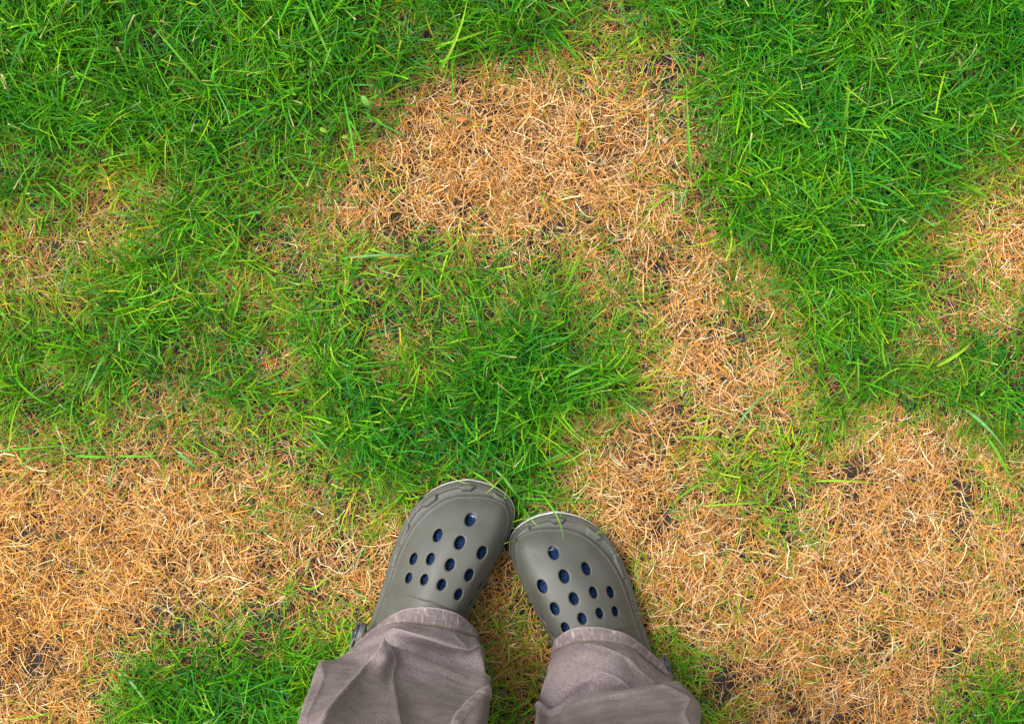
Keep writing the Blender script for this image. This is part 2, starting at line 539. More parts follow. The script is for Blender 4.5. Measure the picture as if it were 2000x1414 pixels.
# hand-placed blades that lean over the toes of the clogs, and a few long ones seen well in the photograph
def bez_blade(pts, w, c, tipc, nseg=12):
    P = np.array([at(*p) for p in pts])
    t = np.linspace(0, 1, nseg + 1)
    k = len(P) - 1
    B = sum(math.comb(k, i) * ((1 - t) ** (k - i) * t ** i)[:, None] * P[i] for i in range(k + 1))
    T = np.gradient(B, axis=0)
    T /= np.linalg.norm(T, axis=1)[:, None]
    sd = np.cross(T, (0, 0, 1.0))
    sd /= np.linalg.norm(sd, axis=1)[:, None] + 1e-9
    up = np.cross(sd, T)
    hw = (0.5 * w * (0.6 + 0.4 * np.minimum(t * 4, 1)) * (1 - t ** 2.4 * 0.95))[:, None]
    V = np.stack([B - sd * hw + up * hw * 0.5, B, B + sd * hw + up * hw * 0.5], 1).reshape(-1, 3)
    q = []
    for j in range(nseg):
        for s in range(2):
            a = j * 3 + s
            q.append((a, a + 1, a + 4, a + 3))
    col = np.repeat(np.array(c)[None] * (1 - (t ** 3)[:, None]) + np.array(tipc)[None] * (t ** 3)[:, None], 3, 0)
    GV.append(V); GQ.append(np.array(q)); GC.append(col)
YG, MG, BG = (0.20, 0.37, 0.02), (0.10, 0.30, 0.02), (0.12, 0.30, 0.09)
bez_blade([(1056, 962, .01), (1072, 985, .075), (1098, 1010, .070), (1100, 1055, .052)], .0022, MG, YG)
bez_blade([(1024, 990, .01), (1030, 1010, .055), (1045, 1024, .055), (1060, 1034, .046)], .0012, MG, YG)
bez_blade([(910, 915, .01), (935, 925, .05), (962, 948, .060), (985, 962, .048)], .0020, MG, YG)
bez_blade([(992, 915, .01), (978, 935, .055), (962, 955, .055), (947, 964, .046)], .0020, YG, YG)
bez_blade([(975, 920, .01), (990, 940, .06), (1003, 965, .05), (1030, 985, .02)], .0022, MG, BG)
bez_blade([(955, 905, .01), (975, 925, .05), (1000, 950, .04), (1020, 965, .01)], .0018, BG, YG)
bez_blade([(870, 925, .01), (890, 938, .04), (905, 944, .045), (922, 946, .040)], .0012, YG, YG)
bez_blade([(1175, 990, .01), (1160, 1000, .05), (1148, 1010, .050), (1138, 1015, .044)], .0018, YG, YG)
bez_blade([(1012, 1052, .01), (1004, 1054, .05), (998, 1057, .062), (982, 1062, .060)], .0016, YG, YG)
# blades and straws that lap over the rims of the clogs
for fr in (FOOT_L, FOOT_R):
    o_, n_, d_ = fr
    T_ = np.roll(OUT, -1, 0) - np.roll(OUT, 1, 0)
    for _ in range(34):
        k_ = rng.integers(0, len(OUT))
        lx, ly = OUT[k_]
        if ly < 0.13 or (lx > 0.02 and ly < 0.265):
            continue
        t_ = T_[k_] / np.linalg.norm(T_[k_])
        m_ = np.array([t_[1], -t_[0]])
        if m_ @ (OUT[k_] - np.array([0, 0.15])) < 0:
            m_ = -m_
        far_, over_ = 0.006 + 0.014 * rng.random(), -0.002 + 0.009 * rng.random() ** 2
        sl_ = rng.normal(0, 0.014)
        loc = [(OUT[k_] + m_ * far_, .004), (OUT[k_] + m_ * far_ * .5 + t_ * sl_ * .4, .030 + .012 * rng.random()), (OUT[k_] - m_ * over_ + t_ * sl_, .033)]
        pts = []
        for (q_, z_) in loc:
            w_ = o_ + n_ * q_[0] + d_ * q_[1]
            pts.append((1000 + w_[0] * F / (H - z_), 707 - w_[1] * F / (H - z_), z_))
        gg = float(green(np.array([w_[0]]), np.array([w_[1]]))[0])
        if rng.random() < gg * 1.2:
            bez_blade(pts, .0010 + .0008 * rng.random(), (0.085, 0.27, 0.006) if rng.random() < .5 else (0.17, 0.34, 0.01), (0.2, 0.34, 0.03), 8)
        else:
            bez_blade(pts, .0008, (0.62, 0.36, 0.15), (0.7, 0.5, 0.28), 8)
# long stray blades
for pts, ww, c in [([(402, 175, .02), (350, 110, .055), (300, 55, .045)], .0034, MG),
                   ([(860, 140, .02), (905, 60, .06), (912, 0, .04)], .0030, YG), ([(1250, 728, .012), (1170, 755, .04), (1130, 775, .01)], .0038, MG),
                   ([(595, 0, .02), (620, 60, .05), (652, 130, .03)], .0035, MG), ([(950, 60, .02), (900, 80, .05), (850, 90, .03)], .0028, YG),
                   ([(730, 490, .015), (700, 480, .03), (840, 520, .01)], .0022, YG), ([(810, 500, .012), (740, 495, .04), (665, 505, .015)], .0036, BG),
                   ([(1420, 860, .01), (1370, 850, .03), (1305, 855, .01)], .0030, MG),
                   ([(1500, 765, .01), (1450, 800, .04), (1415, 880, .01)], .0026, BG), ([(1385, 935, .01), (1350, 950, .03), (1305, 990, .01)], .0030, MG),
                   ([(1830, 715, .02), (1880, 690, .05), (1900, 665, .02)], .0040, YG), ([(1595, 940, .01), (1640, 935, .03), (1725, 945, .01)], .0024, YG),
                   ([(1490, 980, .01), (1430, 985, .04), (1355, 988, .01)], .0026, YG), ([(1500, 1000, .01), (1460, 1020, .03), (1590, 1030, .01)], .0022, MG),
                   ([(215, 1320, .01), (260, 1390, .04), (190, 1310, .02)], .0030, MG), ([(100, 1390, .005), (50, 1405, .02), (0, 1405, .01)], .0024, YG),
                   ([(240, 1310, .01), (270, 1350, .04), (300, 1390, .02)], .0032, BG), ([(1925, 850, .01), (1960, 900, .04), (1985, 960, .01)], .0034, MG),
                   ([(1885, 800, .01), (1930, 830, .04), (1965, 880, .02)], .0036, BG), ([(1650, 250, .03), (1700, 260, .05), (1760, 250, .03)], .0020, MG),
                   ([(1640, 260, .02), (1655, 210, .06), (1660, 170, .06)], .0042, MG),
                   ([(150, 890, .008), (190, 893, .03), (230, 892, .01)], .0034, MG), ([(210, 960, .008), (215, 930, .03), (228, 895, .01)], .0018, BG),
                   ([(230, 890, .008), (270, 893, .03), (330, 888, .01)], .0030, MG), ([(345, 880, .02), (370, 905, .03), (400, 925, .01)], .0028, BG),
                   ([(0, 880, .006), (60, 875, .02), (140, 868, .01)], .0022, MG), ([(165, 770, .01), (190, 720, .04), (205, 690, .02)], .0026, BG),
                   ([(120, 880, .01), (115, 860, .03), (150, 890, .01)], .0022, BG), ([(1350, 340, .01), (1345, 300, .04), (1340, 150, .02)], .0034, MG),
                   ([(1320, 410, .01), (1335, 380, .04), (1350, 350, .01)], .0026, BG), ([(1070, 380, .006), (1040, 380, .03), (1085, 430, .006)], .0020, MG),
                   ([(1132, 235, .006), (1125, 260, .02), (1123, 305, .008)], .0018, YG), ([(1100, 740, .02), (1130, 720, .05), (1190, 700, .02)], .0034, MG)]:
    bez_blade(pts, ww, c, (c[0] * 1.2 + .02, c[1] * 1.1, c[2]), 10)
def join(VL, QL, CL):
    off, qq = 0, []
    for v, q_ in zip(VL, QL):
        qq.append(q_ + off)
        off += len(v)
    return np.concatenate(VL), np.concatenate(qq), np.concatenate(CL)
V, q, col = join(GV, GQ, GC)
tag(mesh_np("grass", V, q, M_GREEN, color=col), "living green grass blades growing in lush tufts around the dead patches", "grass", kind="stuff")
n_green = len(q) // 14

# --- dead straw
x, y, taz, rad, idx = tufts(240000, 3, 0.0075, lambda a, b: np.clip((1.0 - 0.74 * green(a, b)) * (1 - 0.92 * bare(a, b)) * (0.30 + 0.72 * smst(0.30, 0.62, vnoise(a, b, 0.014, 67, 3))), 0, 1))
n = len(x)
g = green(x, y)
mode = rng.random(n)
az = np.where(mode < 0.30, rad + rng.normal(0, 0.5, n), rng.random(n) * 6.283)
L = 0.009 + 0.024 * rng.random(n) ** 1.35
w = 0.00042 + 0.00045 * rng.random(n) ** 2.0
wide = rng.random(n) < 0.030
w = np.where(wide, w * 1.9, w)
e0 = np.radians((rng.random(n) * 42 - 4) * np.clip(1 - 0.75 * g, 0.25, 1))
e1 = np.radians(rng.random(n) * 38 - 26)
curl = rng.normal(0, 0.62, n)
wig = rng.normal(0, 0.16, n)
cut = (rng.random(n) < 0.6).astype(float)
roll = rng.normal(0, 0.8, n)
fold = 0.2 + 0.7 * rng.random(n)
z0 = ground_z(x, y) + 0.001 + 0.013 * rng.random(n) ** 1.3 * np.clip(1 - 1.15 * g, 0.1, 1)
ct = pick(n, [(34, (0.68, 0.385, 0.150)), (26, (0.82, 0.560, 0.320)), (9, (0.86, 0.72, 0.52)), (24, (0.64, 0.275, 0.050)), (7, (0.34, 0.150, 0.045))])
# the lower left is more orange
px, py = 1000 + x * F / H, 707 - y * F / H
org = np.exp(-((px - 60) / 330) ** 2 - ((py - 1180) / 300) ** 2) * 0.75 + 0.25 * smst(0.5, 0.75, vnoise(x, y, 0.06, 80, 2))
co = pick(n, [(40, (0.70, 0.330, 0.060)), (30, (0.78, 0.45, 0.150)), (18, (0.82, 0.62, 0.36)), (12, (0.50, 0.20, 0.025))])
cols = np.where((rng.random(n) < org)[:, None], co, ct)
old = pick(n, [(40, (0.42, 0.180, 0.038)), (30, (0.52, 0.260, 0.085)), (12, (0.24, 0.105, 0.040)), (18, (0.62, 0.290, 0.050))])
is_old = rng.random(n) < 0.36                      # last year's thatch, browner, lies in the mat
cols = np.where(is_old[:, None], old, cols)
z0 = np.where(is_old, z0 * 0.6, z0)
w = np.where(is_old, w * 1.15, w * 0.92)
cols = np.clip(cols * np.array([1.0, 1.0, 0.93]) * (0.90 + 0.2 * vnoise(x, y, 0.03, 81, 2))[:, None], 0.01, 0.85)
tip = np.clip(cols * 1.12, 0, 0.9)
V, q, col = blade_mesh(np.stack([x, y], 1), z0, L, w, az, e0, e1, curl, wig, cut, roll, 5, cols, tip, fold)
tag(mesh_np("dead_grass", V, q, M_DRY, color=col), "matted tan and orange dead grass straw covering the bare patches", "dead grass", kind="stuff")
print("BLADES", n_green, len(q) // 10)

# ------------------------------------------------------------------ surface nets (distance field -> mesh)
def surface_nets(f, org, h):
    nx, ny, nz = f.shape
    s = f < 0
    c = np.zeros((nx - 1, ny - 1, nz - 1), np.int8)
    for i in (0, 1):
        for j in (0, 1):
            for k in (0, 1):
                c += s[i:nx - 1 + i, j:ny - 1 + j, k:nz - 1 + k]
    act = (c > 0) & (c < 8)
    I = np.argwhere(act)
    idx = -np.ones(act.shape, np.int64)
    idx[act] = np.arange(len(I))
    acc = np.zeros((len(I), 3))
    cnt = np.zeros(len(I))
    cor = [(0, 0, 0), (1, 0, 0), (0, 1, 0), (1, 1, 0), (0, 0, 1), (1, 0, 1), (0, 1, 1), (1, 1, 1)]
    val = [f[I[:, 0] + a, I[:, 1] + b, I[:, 2] + d] for a, b, d in cor]
    for a in range(8):
        for b in range(a + 1, 8):
            df = [cor[b][m] - cor[a][m] for m in range(3)]
            if sum(map(abs, df)) != 1:
                continue
            m = (val[a] < 0) != (val[b] < 0)
            t = val[a][m] / (val[a][m] - val[b][m])
            for d in range(3):
                acc[m, d] += cor[a][d] + t * df[d]
            cnt[m] += 1
    P = (I + acc / cnt[:, None]) * h + np.array(org)
    Q = []
    for d in range(3):
        e = [0, 0, 0]; e[d] = 1
        a, b = [(1, 2), (2, 0), (0, 1)][d]
        sl0 = [slice(1, -1)] * 3; sl0[d] = slice(0, f.shape[d] - 1)
        sl1 = list(sl0); sl1[d] = slice(1, f.shape[d])
        s0, s1 = s[tuple(sl0)], s[tuple(sl1)]
        off = np.ones(3, int); off[d] = 0
        for flip, mask in ((False, s0 & ~s1), (True, ~s0 & s1)):
            J = np.argwhere(mask) + off
            if not len(J):
                continue
            ea = np.zeros(3, int); ea[a] = 1
            eb = np.zeros(3, int); eb[b] = 1
            g_ = lambda K: idx[K[:, 0], K[:, 1], K[:, 2]]
            qd = [g_(J - ea - eb), g_(J - eb), g_(J), g_(J - ea)]
            if flip:
                qd = qd[::-1]
            Q.append(np.stack(qd, 1))
    return P, np.concatenate(Q)

# ------------------------------------------------------------------ clog shape (left foot, metres, heel at y = 0, toe at y = 0.29, +x = inner side)
def interp(x, xs, ys):
    return np.interp(x, xs, ys)

def clog_height(X, Y, with_detail=True):
    dO, arc = psd(OUT, X, Y)
    dC, _ = psd(CREASE, X, Y)
    e = np.clip(-dC, 0, None)
    sg = 0.014 / abs(X[1, 0] - X[0, 0])
    kr = np.exp(-0.5 * (np.arange(-int(3 * sg), int(3 * sg) + 1) / sg) ** 2); kr /= kr.sum()
    pad = len(kr) // 2
    eb = np.pad(e, pad, mode='edge')
    eb = np.apply_along_axis(lambda v: np.convolve(v, kr, 'valid'), 0, eb)
    eb = np.apply_along_axis(lambda v: np.convolve(v, kr, 'valid'), 1, eb)
    e = e + (eb - e) * smst(0.002, 0.028, e)
    lat = smst(-0.025, 0.045, X)                       # 0 outer side, 1 inner side
    fr = smst(0.225, 0.275, Y)                        # towards the toe
    W = (0.050 * (1 - lat) + 0.030 * lat) * (1 - fr) + 0.052 * fr
    zc = interp(Y, [0, .10, .17, .25, .29], [.034, .036, .036, .033, .031])
    Hc = interp(Y, [0, .06, .11, .14, .165, .20, .23, .26, .285], [.058, .056, .070, .089, .085, .077, .070, .0635, .059])
    pw = 1.75 * (1 - lat) + 3.0 * lat
    dome = zc + (Hc - zc) * (1 - (1 - np.clip(e / W, 0, 1)) ** pw)
    # band between outline and crease
    b = np.clip(-dO, 0, None)
    tot = b + np.clip(dC, 0, None) + 1e-6
    u = np.clip(b / tot, 0, 1)
    rw = np.where(Y > 0.235, 0.0062, 0.0052)
    rim = 0.0240 + 0.0050 * np.clip(b / rw, 0, 1)
    chan = np.clip((b - rw) / np.maximum(tot - rw, 0.0015), 0, 1)
    deep = 0.62 * smst(0.0012, 0.0045, tot - rw) * smst(0.11, 0.15, Y)
    floor_ = 0.0290 - 0.0026 * deep + (zc - 0.0290 + 0.0006 * deep) * chan ** 1.6
    k_ = smst(0, 1, (b - rw) / 0.0012)
    band = rim * (1 - k_) + floor_ * k_
    h = np.where(dC < 0, dome, band)
    if with_detail:
        # fine lip along the crease
        h = h + 0.0016 * np.exp(-((dC + 0.0004) / 0.0011) ** 2) * smst(0.115, 0.15, Y)
        # raised tabs
        seg = np.hypot(*(np.roll(OUT, -1, 0) - OUT).T)
        cum = np.concatenate([[0], np.cumsum(seg)[:-1]])
        per = seg.sum()
        for (tx, ty, half) in [(-5.1, 277.8, 8.8), (-36.4, 250.9, 9.5), (-49.8, 206.4, 11.5), (-50, 157.5, 12.0), (31.9, 284.5, 8.5), (-46, 110, 10)]:
            d_ = np.hypot(OUT[:, 0] - tx / 1000, OUT[:, 1] - ty / 1000)
            a0 = cum[np.argmin(d_)]
            da = np.abs((arc - a0 + per / 2) % per - per / 2)
            wide_ = (half / 1000) + 0.0016 * np.clip((0.0080 - b) / 0.003, -1, 1)
            dd = 0.0112 if tx > -45 else 0.0088
            m = (1 - smst(wide_ - 0.0009, wide_ + 0.0009, da)) * smst(0.0040, 0.0056, b) * (1 - smst(dd - 0.0010, dd + 0.0008, b))
            h = h * (1 - m) + np.maximum(h, 0.0312) * m
        # step where the instep panel begins
        ya = interp(X, [-.055, -.045, -.035, -.018, .005, .031, .05], [.128, .139, .1475, .1565, .1615, .160, .150])
        h = h - 0.0013 * (1 - smst(ya - 0.0006, ya + 0.0006, Y)) * (dC < 0) + 0.0004 * np.exp(-((Y - ya - .0012) / 0.0014) ** 2) * (dC < 0)
    return h, dO, dC, arc

HOLES = [(9.3, 252.9, 5.4, 7.6), (-16.6, 224.5, 4.5, 7.3), (8.0, 227.5, 5.2, 7.4), (33.9, 226.3, 4.9, 7.4), (-31.1, 191, 3.7, 6.5),
         (-14.2, 199.9, 4.1, 6.5), (7.3, 202.9, 4.7, 6.8), (30.2, 200.3, 4.5, 7.0), (-28, 171, 3.3, 5.7), (-12, 178.1, 3.8, 5.9),
         (7.1, 180.9, 4.3, 6.2), (27.4, 178, 4.0, 6.4)]

def smax(a, b, k):
    hh = np.clip(0.5 + 0.5 * (a - b) / k, 0, 1)
    return b + (a - b) * hh + k * hh * (1 - hh)

def clog_field():
    h = 0.00085
    xs = np.arange(-0.062, 0.0625, h)
    ys = np.arange(-0.006, 0.297, h)
    zs = np.arange(0.0125, 0.0945, h)
    X, Y = np.meshgrid(xs, ys, indexing='ij')
    hh, dO, dC, arc = clog_height(X, Y)
    gx, gy = np.gradient(hh, h)
    inv = 1 / np.sqrt(1 + np.clip(gx ** 2 + gy ** 2, 0, 9))
    Z = zs[None, None, :]
    f = ((Z - hh[..., None]) * inv[..., None])
    th = 0.0042
    inner = -(f + th)                                   # negative = material side kept
    # void only exists away from the rim
    inner = np.minimum(inner, 0.006 * 0 + (-(dC[..., None] + 0.004)) * -1)
    shell = smax(f, inner, 0.0008)
    shell = smax(shell, np.broadcast_to(dO[..., None] + 0.0003, shell.shape), 0.0016)
    shell = np.maximum(shell, 0.0165 - Z)
    # foot opening
    lim = 0.118 - 14.0 * X ** 2
    op = np.maximum(Y - lim, dC + 0.0065)[..., None] + 0 * Z
    shell = smax(shell, -op, 0.0025)
    # vents
    for (cx, cy, ax_, ay_) in HOLES:
        cx, cy, ax_, ay_ = cx / 1000, cy / 1000, (ax_ + (0.5 if cx < -25 else 0.1)) / 1000, ay_ / 1000
        i, j = int(round((cx - xs[0]) / h)), int(round((cy - ys[0]) / h))
        tz = hh[i, j]
        tl = -gx[i, j] * 0.12                          # lean of the cutter
        tly = -gy[i, j] * 0.2
        i0, i1, j0, j1 = max(0, i - 16), i + 17, max(0, j - 18), j + 19
        k0 = int((tz - 0.014 - zs[0]) / h)
        k1 = min(len(zs), int((tz + 0.010 - zs[0]) / h))
        x_, y_, z_ = X[i0:i1, j0:j1, None], Y[i0:i1, j0:j1, None], zs[None, None, k0:k1]
        ex = (x_ - cx - tl * (z_ - tz)) / ax_
        ey = (y_ - cy - tly * (z_ - tz)) / ay_
        r = np.sqrt(ex ** 2 + ey ** 2) + 1e-6
        g_ = np.sqrt((ex / ax_) ** 2 + (ey / ay_) ** 2) / r
        d = (r - 1) / (g_ + 1e-6)
        sub = shell[i0:i1, j0:j1, k0:k1]
        shell[i0:i1, j0:j1, k0:k1] = smax(sub, -d, 0.0012)
    for (cx, cy, cz, r0) in [(46.8, 189.2, 47, 5.0), (43.6, 169.3, 50, 5.0), (41.5, 147, 52, 5.0)]:
        cx, cy, cz, r0 = cx / 1000, cy / 1000, cz / 1000, r0 / 1000
        ax3 = np.array([0.86, 0.02, 0.51]); ax3 /= np.linalg.norm(ax3)
        i, j, k = [int(round((c - o) / h)) for c, o in ((cx, xs[0]), (cy, ys[0]), (cz, zs[0]))]
        sl = (slice(i - 16, i + 16), slice(j - 10, j + 11), slice(max(0, k - 16), k + 17))
        x_, y_, z_ = X[sl[0], sl[1], None] - cx, Y[sl[0], sl[1], None] - cy, zs[None, None, sl[2]] - cz
        dt = x_ * ax3[0] + y_ * ax3[1] + z_ * ax3[2]
        d = np.sqrt(np.clip(x_ ** 2 + (y_ / 1.25) ** 2 + z_ ** 2 - dt ** 2, 0, None)) - r0
        d = np.maximum(d, -dt - 0.009)
        shell[sl] = smax(shell[sl], -d, 0.0012)
    f = np.full(tuple(s + 2 for s in shell.shape), 0.01)
    f[1:-1, 1:-1, 1:-1] = shell
    P, Q = surface_nets(f, (xs[0] - h, ys[0] - h, zs[0] - h), h)
    return P, Q

def smooth_mesh(P, Q, it=2, lam=0.5):
    e = np.concatenate([Q[:, [0, 1]], Q[:, [1, 2]], Q[:, [2, 3]], Q[:, [3, 0]]])
    for _ in range(it):
        acc = np.zeros_like(P)
        for k in range(3):
            acc[:, k] = np.bincount(e[:, 0], P[e[:, 1], k], len(P)) + np.bincount(e[:, 1], P[e[:, 0], k], len(P))
        cnt = np.bincount(e[:, 0], minlength=len(P)) + np.bincount(e[:, 1], minlength=len(P))
        P = P + lam * (acc / cnt[:, None] - P)
    return P

# ------------------------------------------------------------------ clog materials
def mat_foam():
    m, nt, p, out = mat_new("olive_foam")
    tc = N(nt, "ShaderNodeTexCoord")
    n1 = N(nt, "ShaderNodeTexNoise", Scale=900.0, Detail=3.0)
    n2 = N(nt, "ShaderNodeTexNoise", Scale=28.0, Detail=5.0, Roughness=0.6)
    for n in (n1, n2):
        nt.links.new(tc.outputs["Object"], n.inputs["Vector"])
    r = ramp(nt, [(0.3, (0.057, 0.058, 0.048)), (0.7, (0.074, 0.075, 0.064))])
    nt.links.new(n2.outputs["Fac"], r.inputs[0])
    # specks of dust
    n3 = N(nt, "ShaderNodeTexVoronoi", Scale=160.0)
    nt.links.new(tc.outputs["Object"], n3.inputs["Vector"])
    r3 = ramp(nt, [(0.03, (1, 1, 1)), (0.06, (0, 0, 0))])
    nt.links.new(n3.outputs["Distance"], r3.inputs[0])
    n4 = N(nt, "ShaderNodeTexNoise", Scale=60.0, Detail=1.0)
    nt.links.new(tc.outputs["Object"], n4.inputs["Vector"])
    r4 = ramp(nt, [(0.60, (0, 0, 0)), (0.66, (1, 1, 1))])
    nt.links.new(n4.outputs["Fac"], r4.inputs[0])
    mm = N(nt, "ShaderNodeMath", operation='MULTIPLY')
    nt.links.new(r3.outputs[0], mm.inputs[0])
    nt.links.new(r4.outputs[0], mm.inputs[1])
    mx = N(nt, "ShaderNodeMix", data_type='RGBA')
    nt.links.new(mm.outputs[0], mx.inputs[0])
    nt.links.new(r.outputs[0], mx.inputs[6])
    mx.inputs[7].default_value = (0.42, 0.38, 0.30, 1)
    nt.links.new(mx.outputs[2], p.inputs["Base Color"])
    ns = N(nt, "ShaderNodeTexNoise", Scale=1.0, Detail=6.0, Roughness=0.7)
    ms_ = N(nt, "ShaderNodeMapping")
    ms_.inputs["Scale"].default_value = (260, 60, 120)
    ms_.inputs["Rotation"].default_value = (0, 0, 0.7)
    nt.links.new(tc.outputs["Object"], ms_.inputs[0])
    nt.links.new(ms_.outputs[0], ns.inputs["Vector"])
    rs_ = ramp(nt, [(0.60, (0, 0, 0)), (0.78, (0.55, 0.55, 0.55))])
    nt.links.new(ns.outputs["Fac"], rs_.inputs[0])
    mxs = N(nt, "ShaderNodeMix", data_type='RGBA')
    nt.links.new(rs_.outputs[0], mxs.inputs[0])
    nt.links.new(mx.outputs[2], mxs.inputs[6])
    mxs.inputs[7].default_value = (0.15, 0.14, 0.11, 1)
    nt.links.new(mxs.outputs[2], p.inputs["Base Color"])
    rr = ramp(nt, [(0.3, (0.48,) * 3), (0.7, (0.66,) * 3)])
    nt.links.new(n2.outputs["Fac"], rr.inputs[0])
    nt.links.new(rr.outputs[0], p.inputs["Roughness"])
    p.inputs["Specular IOR Level"].default_value = 0.5
    # knurled band: small teeth along the rim
    at1 = N(nt, "ShaderNodeAttribute", attribute_name="rim")
    sp = N(nt, "ShaderNodeSeparateXYZ")
    nt.links.new(at1.outputs["Vector"], sp.inputs[0])
    m1 = N(nt, "ShaderNodeMath", operation='SINE')
    m0 = N(nt, "ShaderNodeMath", operation='MULTIPLY')
    m0.inputs[1].default_value = 2 * math.pi / 0.0017
    nt.links.new(sp.outputs[0], m0.inputs[0])
    nt.links.new(m0.outputs[0], m1.inputs[0])
    m2 = N(nt, "ShaderNodeMath", operation='MULTIPLY')
    nt.links.new(m1.outputs[0], m2.inputs[0])
    nt.links.new(sp.outputs[1], m2.inputs[1])
    b1 = N(nt, "ShaderNodeBump", Strength=0.2, Distance=0.0004)
    nt.links.new(m2.outputs[0], b1.inputs["Height"])
    b2 = N(nt, "ShaderNodeBump", Strength=0.10, Distance=0.0004)
    nt.links.new(n1.outputs["Fac"], b2.inputs["Height"])
    nt.links.new(b1.outputs[0], b2.inputs["Normal"])
    nt.links.new(b2.outputs[0], p.inputs["Normal"])
    return m

def mat_plain(name, col, rough, bump=0.0, scale=400.0, spec=0.5):
    m, nt, p, out = mat_new(name)
    tc = N(nt, "ShaderNodeTexCoord")
    n1 = N(nt, "ShaderNodeTexNoise", Scale=scale, Detail=4.0)
    nt.links.new(tc.outputs["Object"], n1.inputs["Vector"])
    r = ramp(nt, [(0.3, tuple(c * 0.82 for c in col)), (0.7, tuple(min(1, c * 1.18) for c in col))])
    nt.links.new(n1.outputs["Fac"], r.inputs[0])
    nt.links.new(r.outputs[0], p.inputs["Base Color"])
    p.inputs["Roughness"].default_value = rough
    p.inputs["Specular IOR Level"].default_value = spec
    if bump:
        b = N(nt, "ShaderNodeBump", Strength=bump, Distance=0.0008)
        nt.links.new(n1.outputs["Fac"], b.inputs["Height"])
        nt.links.new(b.outputs[0], p.inputs["Normal"])
    return m

def mat_sock():
    m, nt, p, out = mat_new("navy_knit")
    tc = N(nt, "ShaderNodeTexCoord")
    n1 = N(nt, "ShaderNodeTexNoise", Scale=420.0, Detail=4.0, Roughness=0.75)
    nt.links.new(tc.outputs["Object"], n1.inputs["Vector"])
    r = ramp(nt, [(0.38, (0.0008, 0.004, 0.016)), (0.66, (0.014, 0.040, 0.110))])
    nt.links.new(n1.outputs["Fac"], r.inputs[0])
    # small pale knitted mark across the toes
    sp = N(nt, "ShaderNodeSeparateXYZ")
    nt.links.new(tc.outputs["Object"], sp.inputs[0])
    d = N(nt, "ShaderNodeMath", operation='SUBTRACT')
    d.inputs[1].default_value = 0.2572
    nt.links.new(sp.outputs[1], d.inputs[0])
    ab = N(nt, "ShaderNodeMath", operation='ABSOLUTE')
    nt.links.new(d.outputs[0], ab.inputs[0])
    lt = N(nt, "ShaderNodeMath", operation='LESS_THAN')
    lt.inputs[1].default_value = 0.0020
    nt.links.new(ab.outputs[0], lt.inputs[0])
    mp = N(nt, "ShaderNodeMapping")
    mp.inputs["Scale"].default_value = (520, 900, 1)
    nt.links.new(tc.outputs["Object"], mp.inputs[0])
    vo = N(nt, "ShaderNodeTexNoise", Scale=1.0, Detail=0.0)
    nt.links.new(mp.outputs[0], vo.inputs["Vector"])
    gt = N(nt, "ShaderNodeMath", operation='GREATER_THAN')
    gt.inputs[1].default_value = 0.52
    nt.links.new(vo.outputs["Fac"], gt.inputs[0])
    mm = N(nt, "ShaderNodeMath", operation='MULTIPLY')
    nt.links.new(lt.outputs[0], mm.inputs[0])
    nt.links.new(gt.outputs[0], mm.inputs[1])
    mx = N(nt, "ShaderNodeMix", data_type='RGBA')
    nt.links.new(mm.outputs[0], mx.inputs[0])
    nt.links.new(r.outputs[0], mx.inputs[6])
    mx.inputs[7].default_value = (0.55, 0.60, 0.80, 1)
    nt.links.new(mx.outputs[2], p.inputs["Base Color"])
    p.inputs["Roughness"].default_value = 0.95
    p.inputs["Specular IOR Level"].default_value = 0.1
    b = N(nt, "ShaderNodeBump", Strength=0.8, Distance=0.0008)
    nt.links.new(n1.outputs["Fac"], b.inputs["Height"])
    nt.links.new(b.outputs[0], p.inputs["Normal"])
    return m

M_FOAM = mat_foam()
M_SOLE = mat_plain("pale_sole", (0.60, 0.61, 0.60), 0.3, 0.1)
M_NAVY = mat_plain("navy_rivet", (0.02, 0.028, 0.06), 0.3)
M_SOCK = mat_sock()

person = bpy.data.objects.new("person", None)
person.location = (-0.01, -0.33, 0)
C.objects.link(person)
tag(person, "person standing in mauve grey trousers and olive clogs, toes turned towards each other", "person")
bpy.context.view_layer.update()

def place(o, fr, mir):
    """put a foot-space object on the ground under the person"""
    org, n_, d_ = fr
    a = math.atan2(-d_[0], d_[1])
    o.location = (org[0] - person.location.x, org[1] - person.location.y, 0)
    o.rotation_euler = (0, 0, a)

print("clog field")
CP, CQ = clog_field()
CP = smooth_mesh(CP, CQ, 2, 0.5)
_dO, _arc = psd(OUT[::3], CP[:, 0], CP[:, 1])
print("clog", len(CP))

def ring_loft(rings, closed=True, cap=True):
    """rings: list of (m,3) arrays -> verts, quads, ngon caps as fans"""
    R = np.array(rings)
    k, m, _ = R.shape
    V = R.reshape(-1, 3)
    Q = []
    for i in range(k - 1):
        for j in range(m if closed else m - 1):
            a, b = i * m + j, i * m + (j + 1) % m
            Q.append((a, b, b + m, a + m))
    T = []
    if cap:
        V = np.concatenate([V, R[0].mean(0)[None], R[-1].mean(0)[None]])
        for j in range(m):
            T.append((k * m, (j + 1) % m, j))
            T.append((k * m + 1, (k - 1) * m + j, (k - 1) * m + (j + 1) % m))
    return V, np.array(Q), T

def outline_solid(P, levels):
    """levels: (inset, z)"""
    T = np.roll(P, -1, 0) - np.roll(P, 1, 0)
    T /= np.linalg.norm(T, axis=1)[:, None]
    nrm = np.stack([T[:, 1], -T[:, 0]], 1)
    ctr = P.mean(0)
    if ((P - ctr) * nrm).sum() < 0:
        nrm = -nrm
    return ring_loft([np.concatenate([P + nrm * np.asarray(off).reshape(-1, 1), np.full((len(P), 1), z)], 1) for off, z in levels])

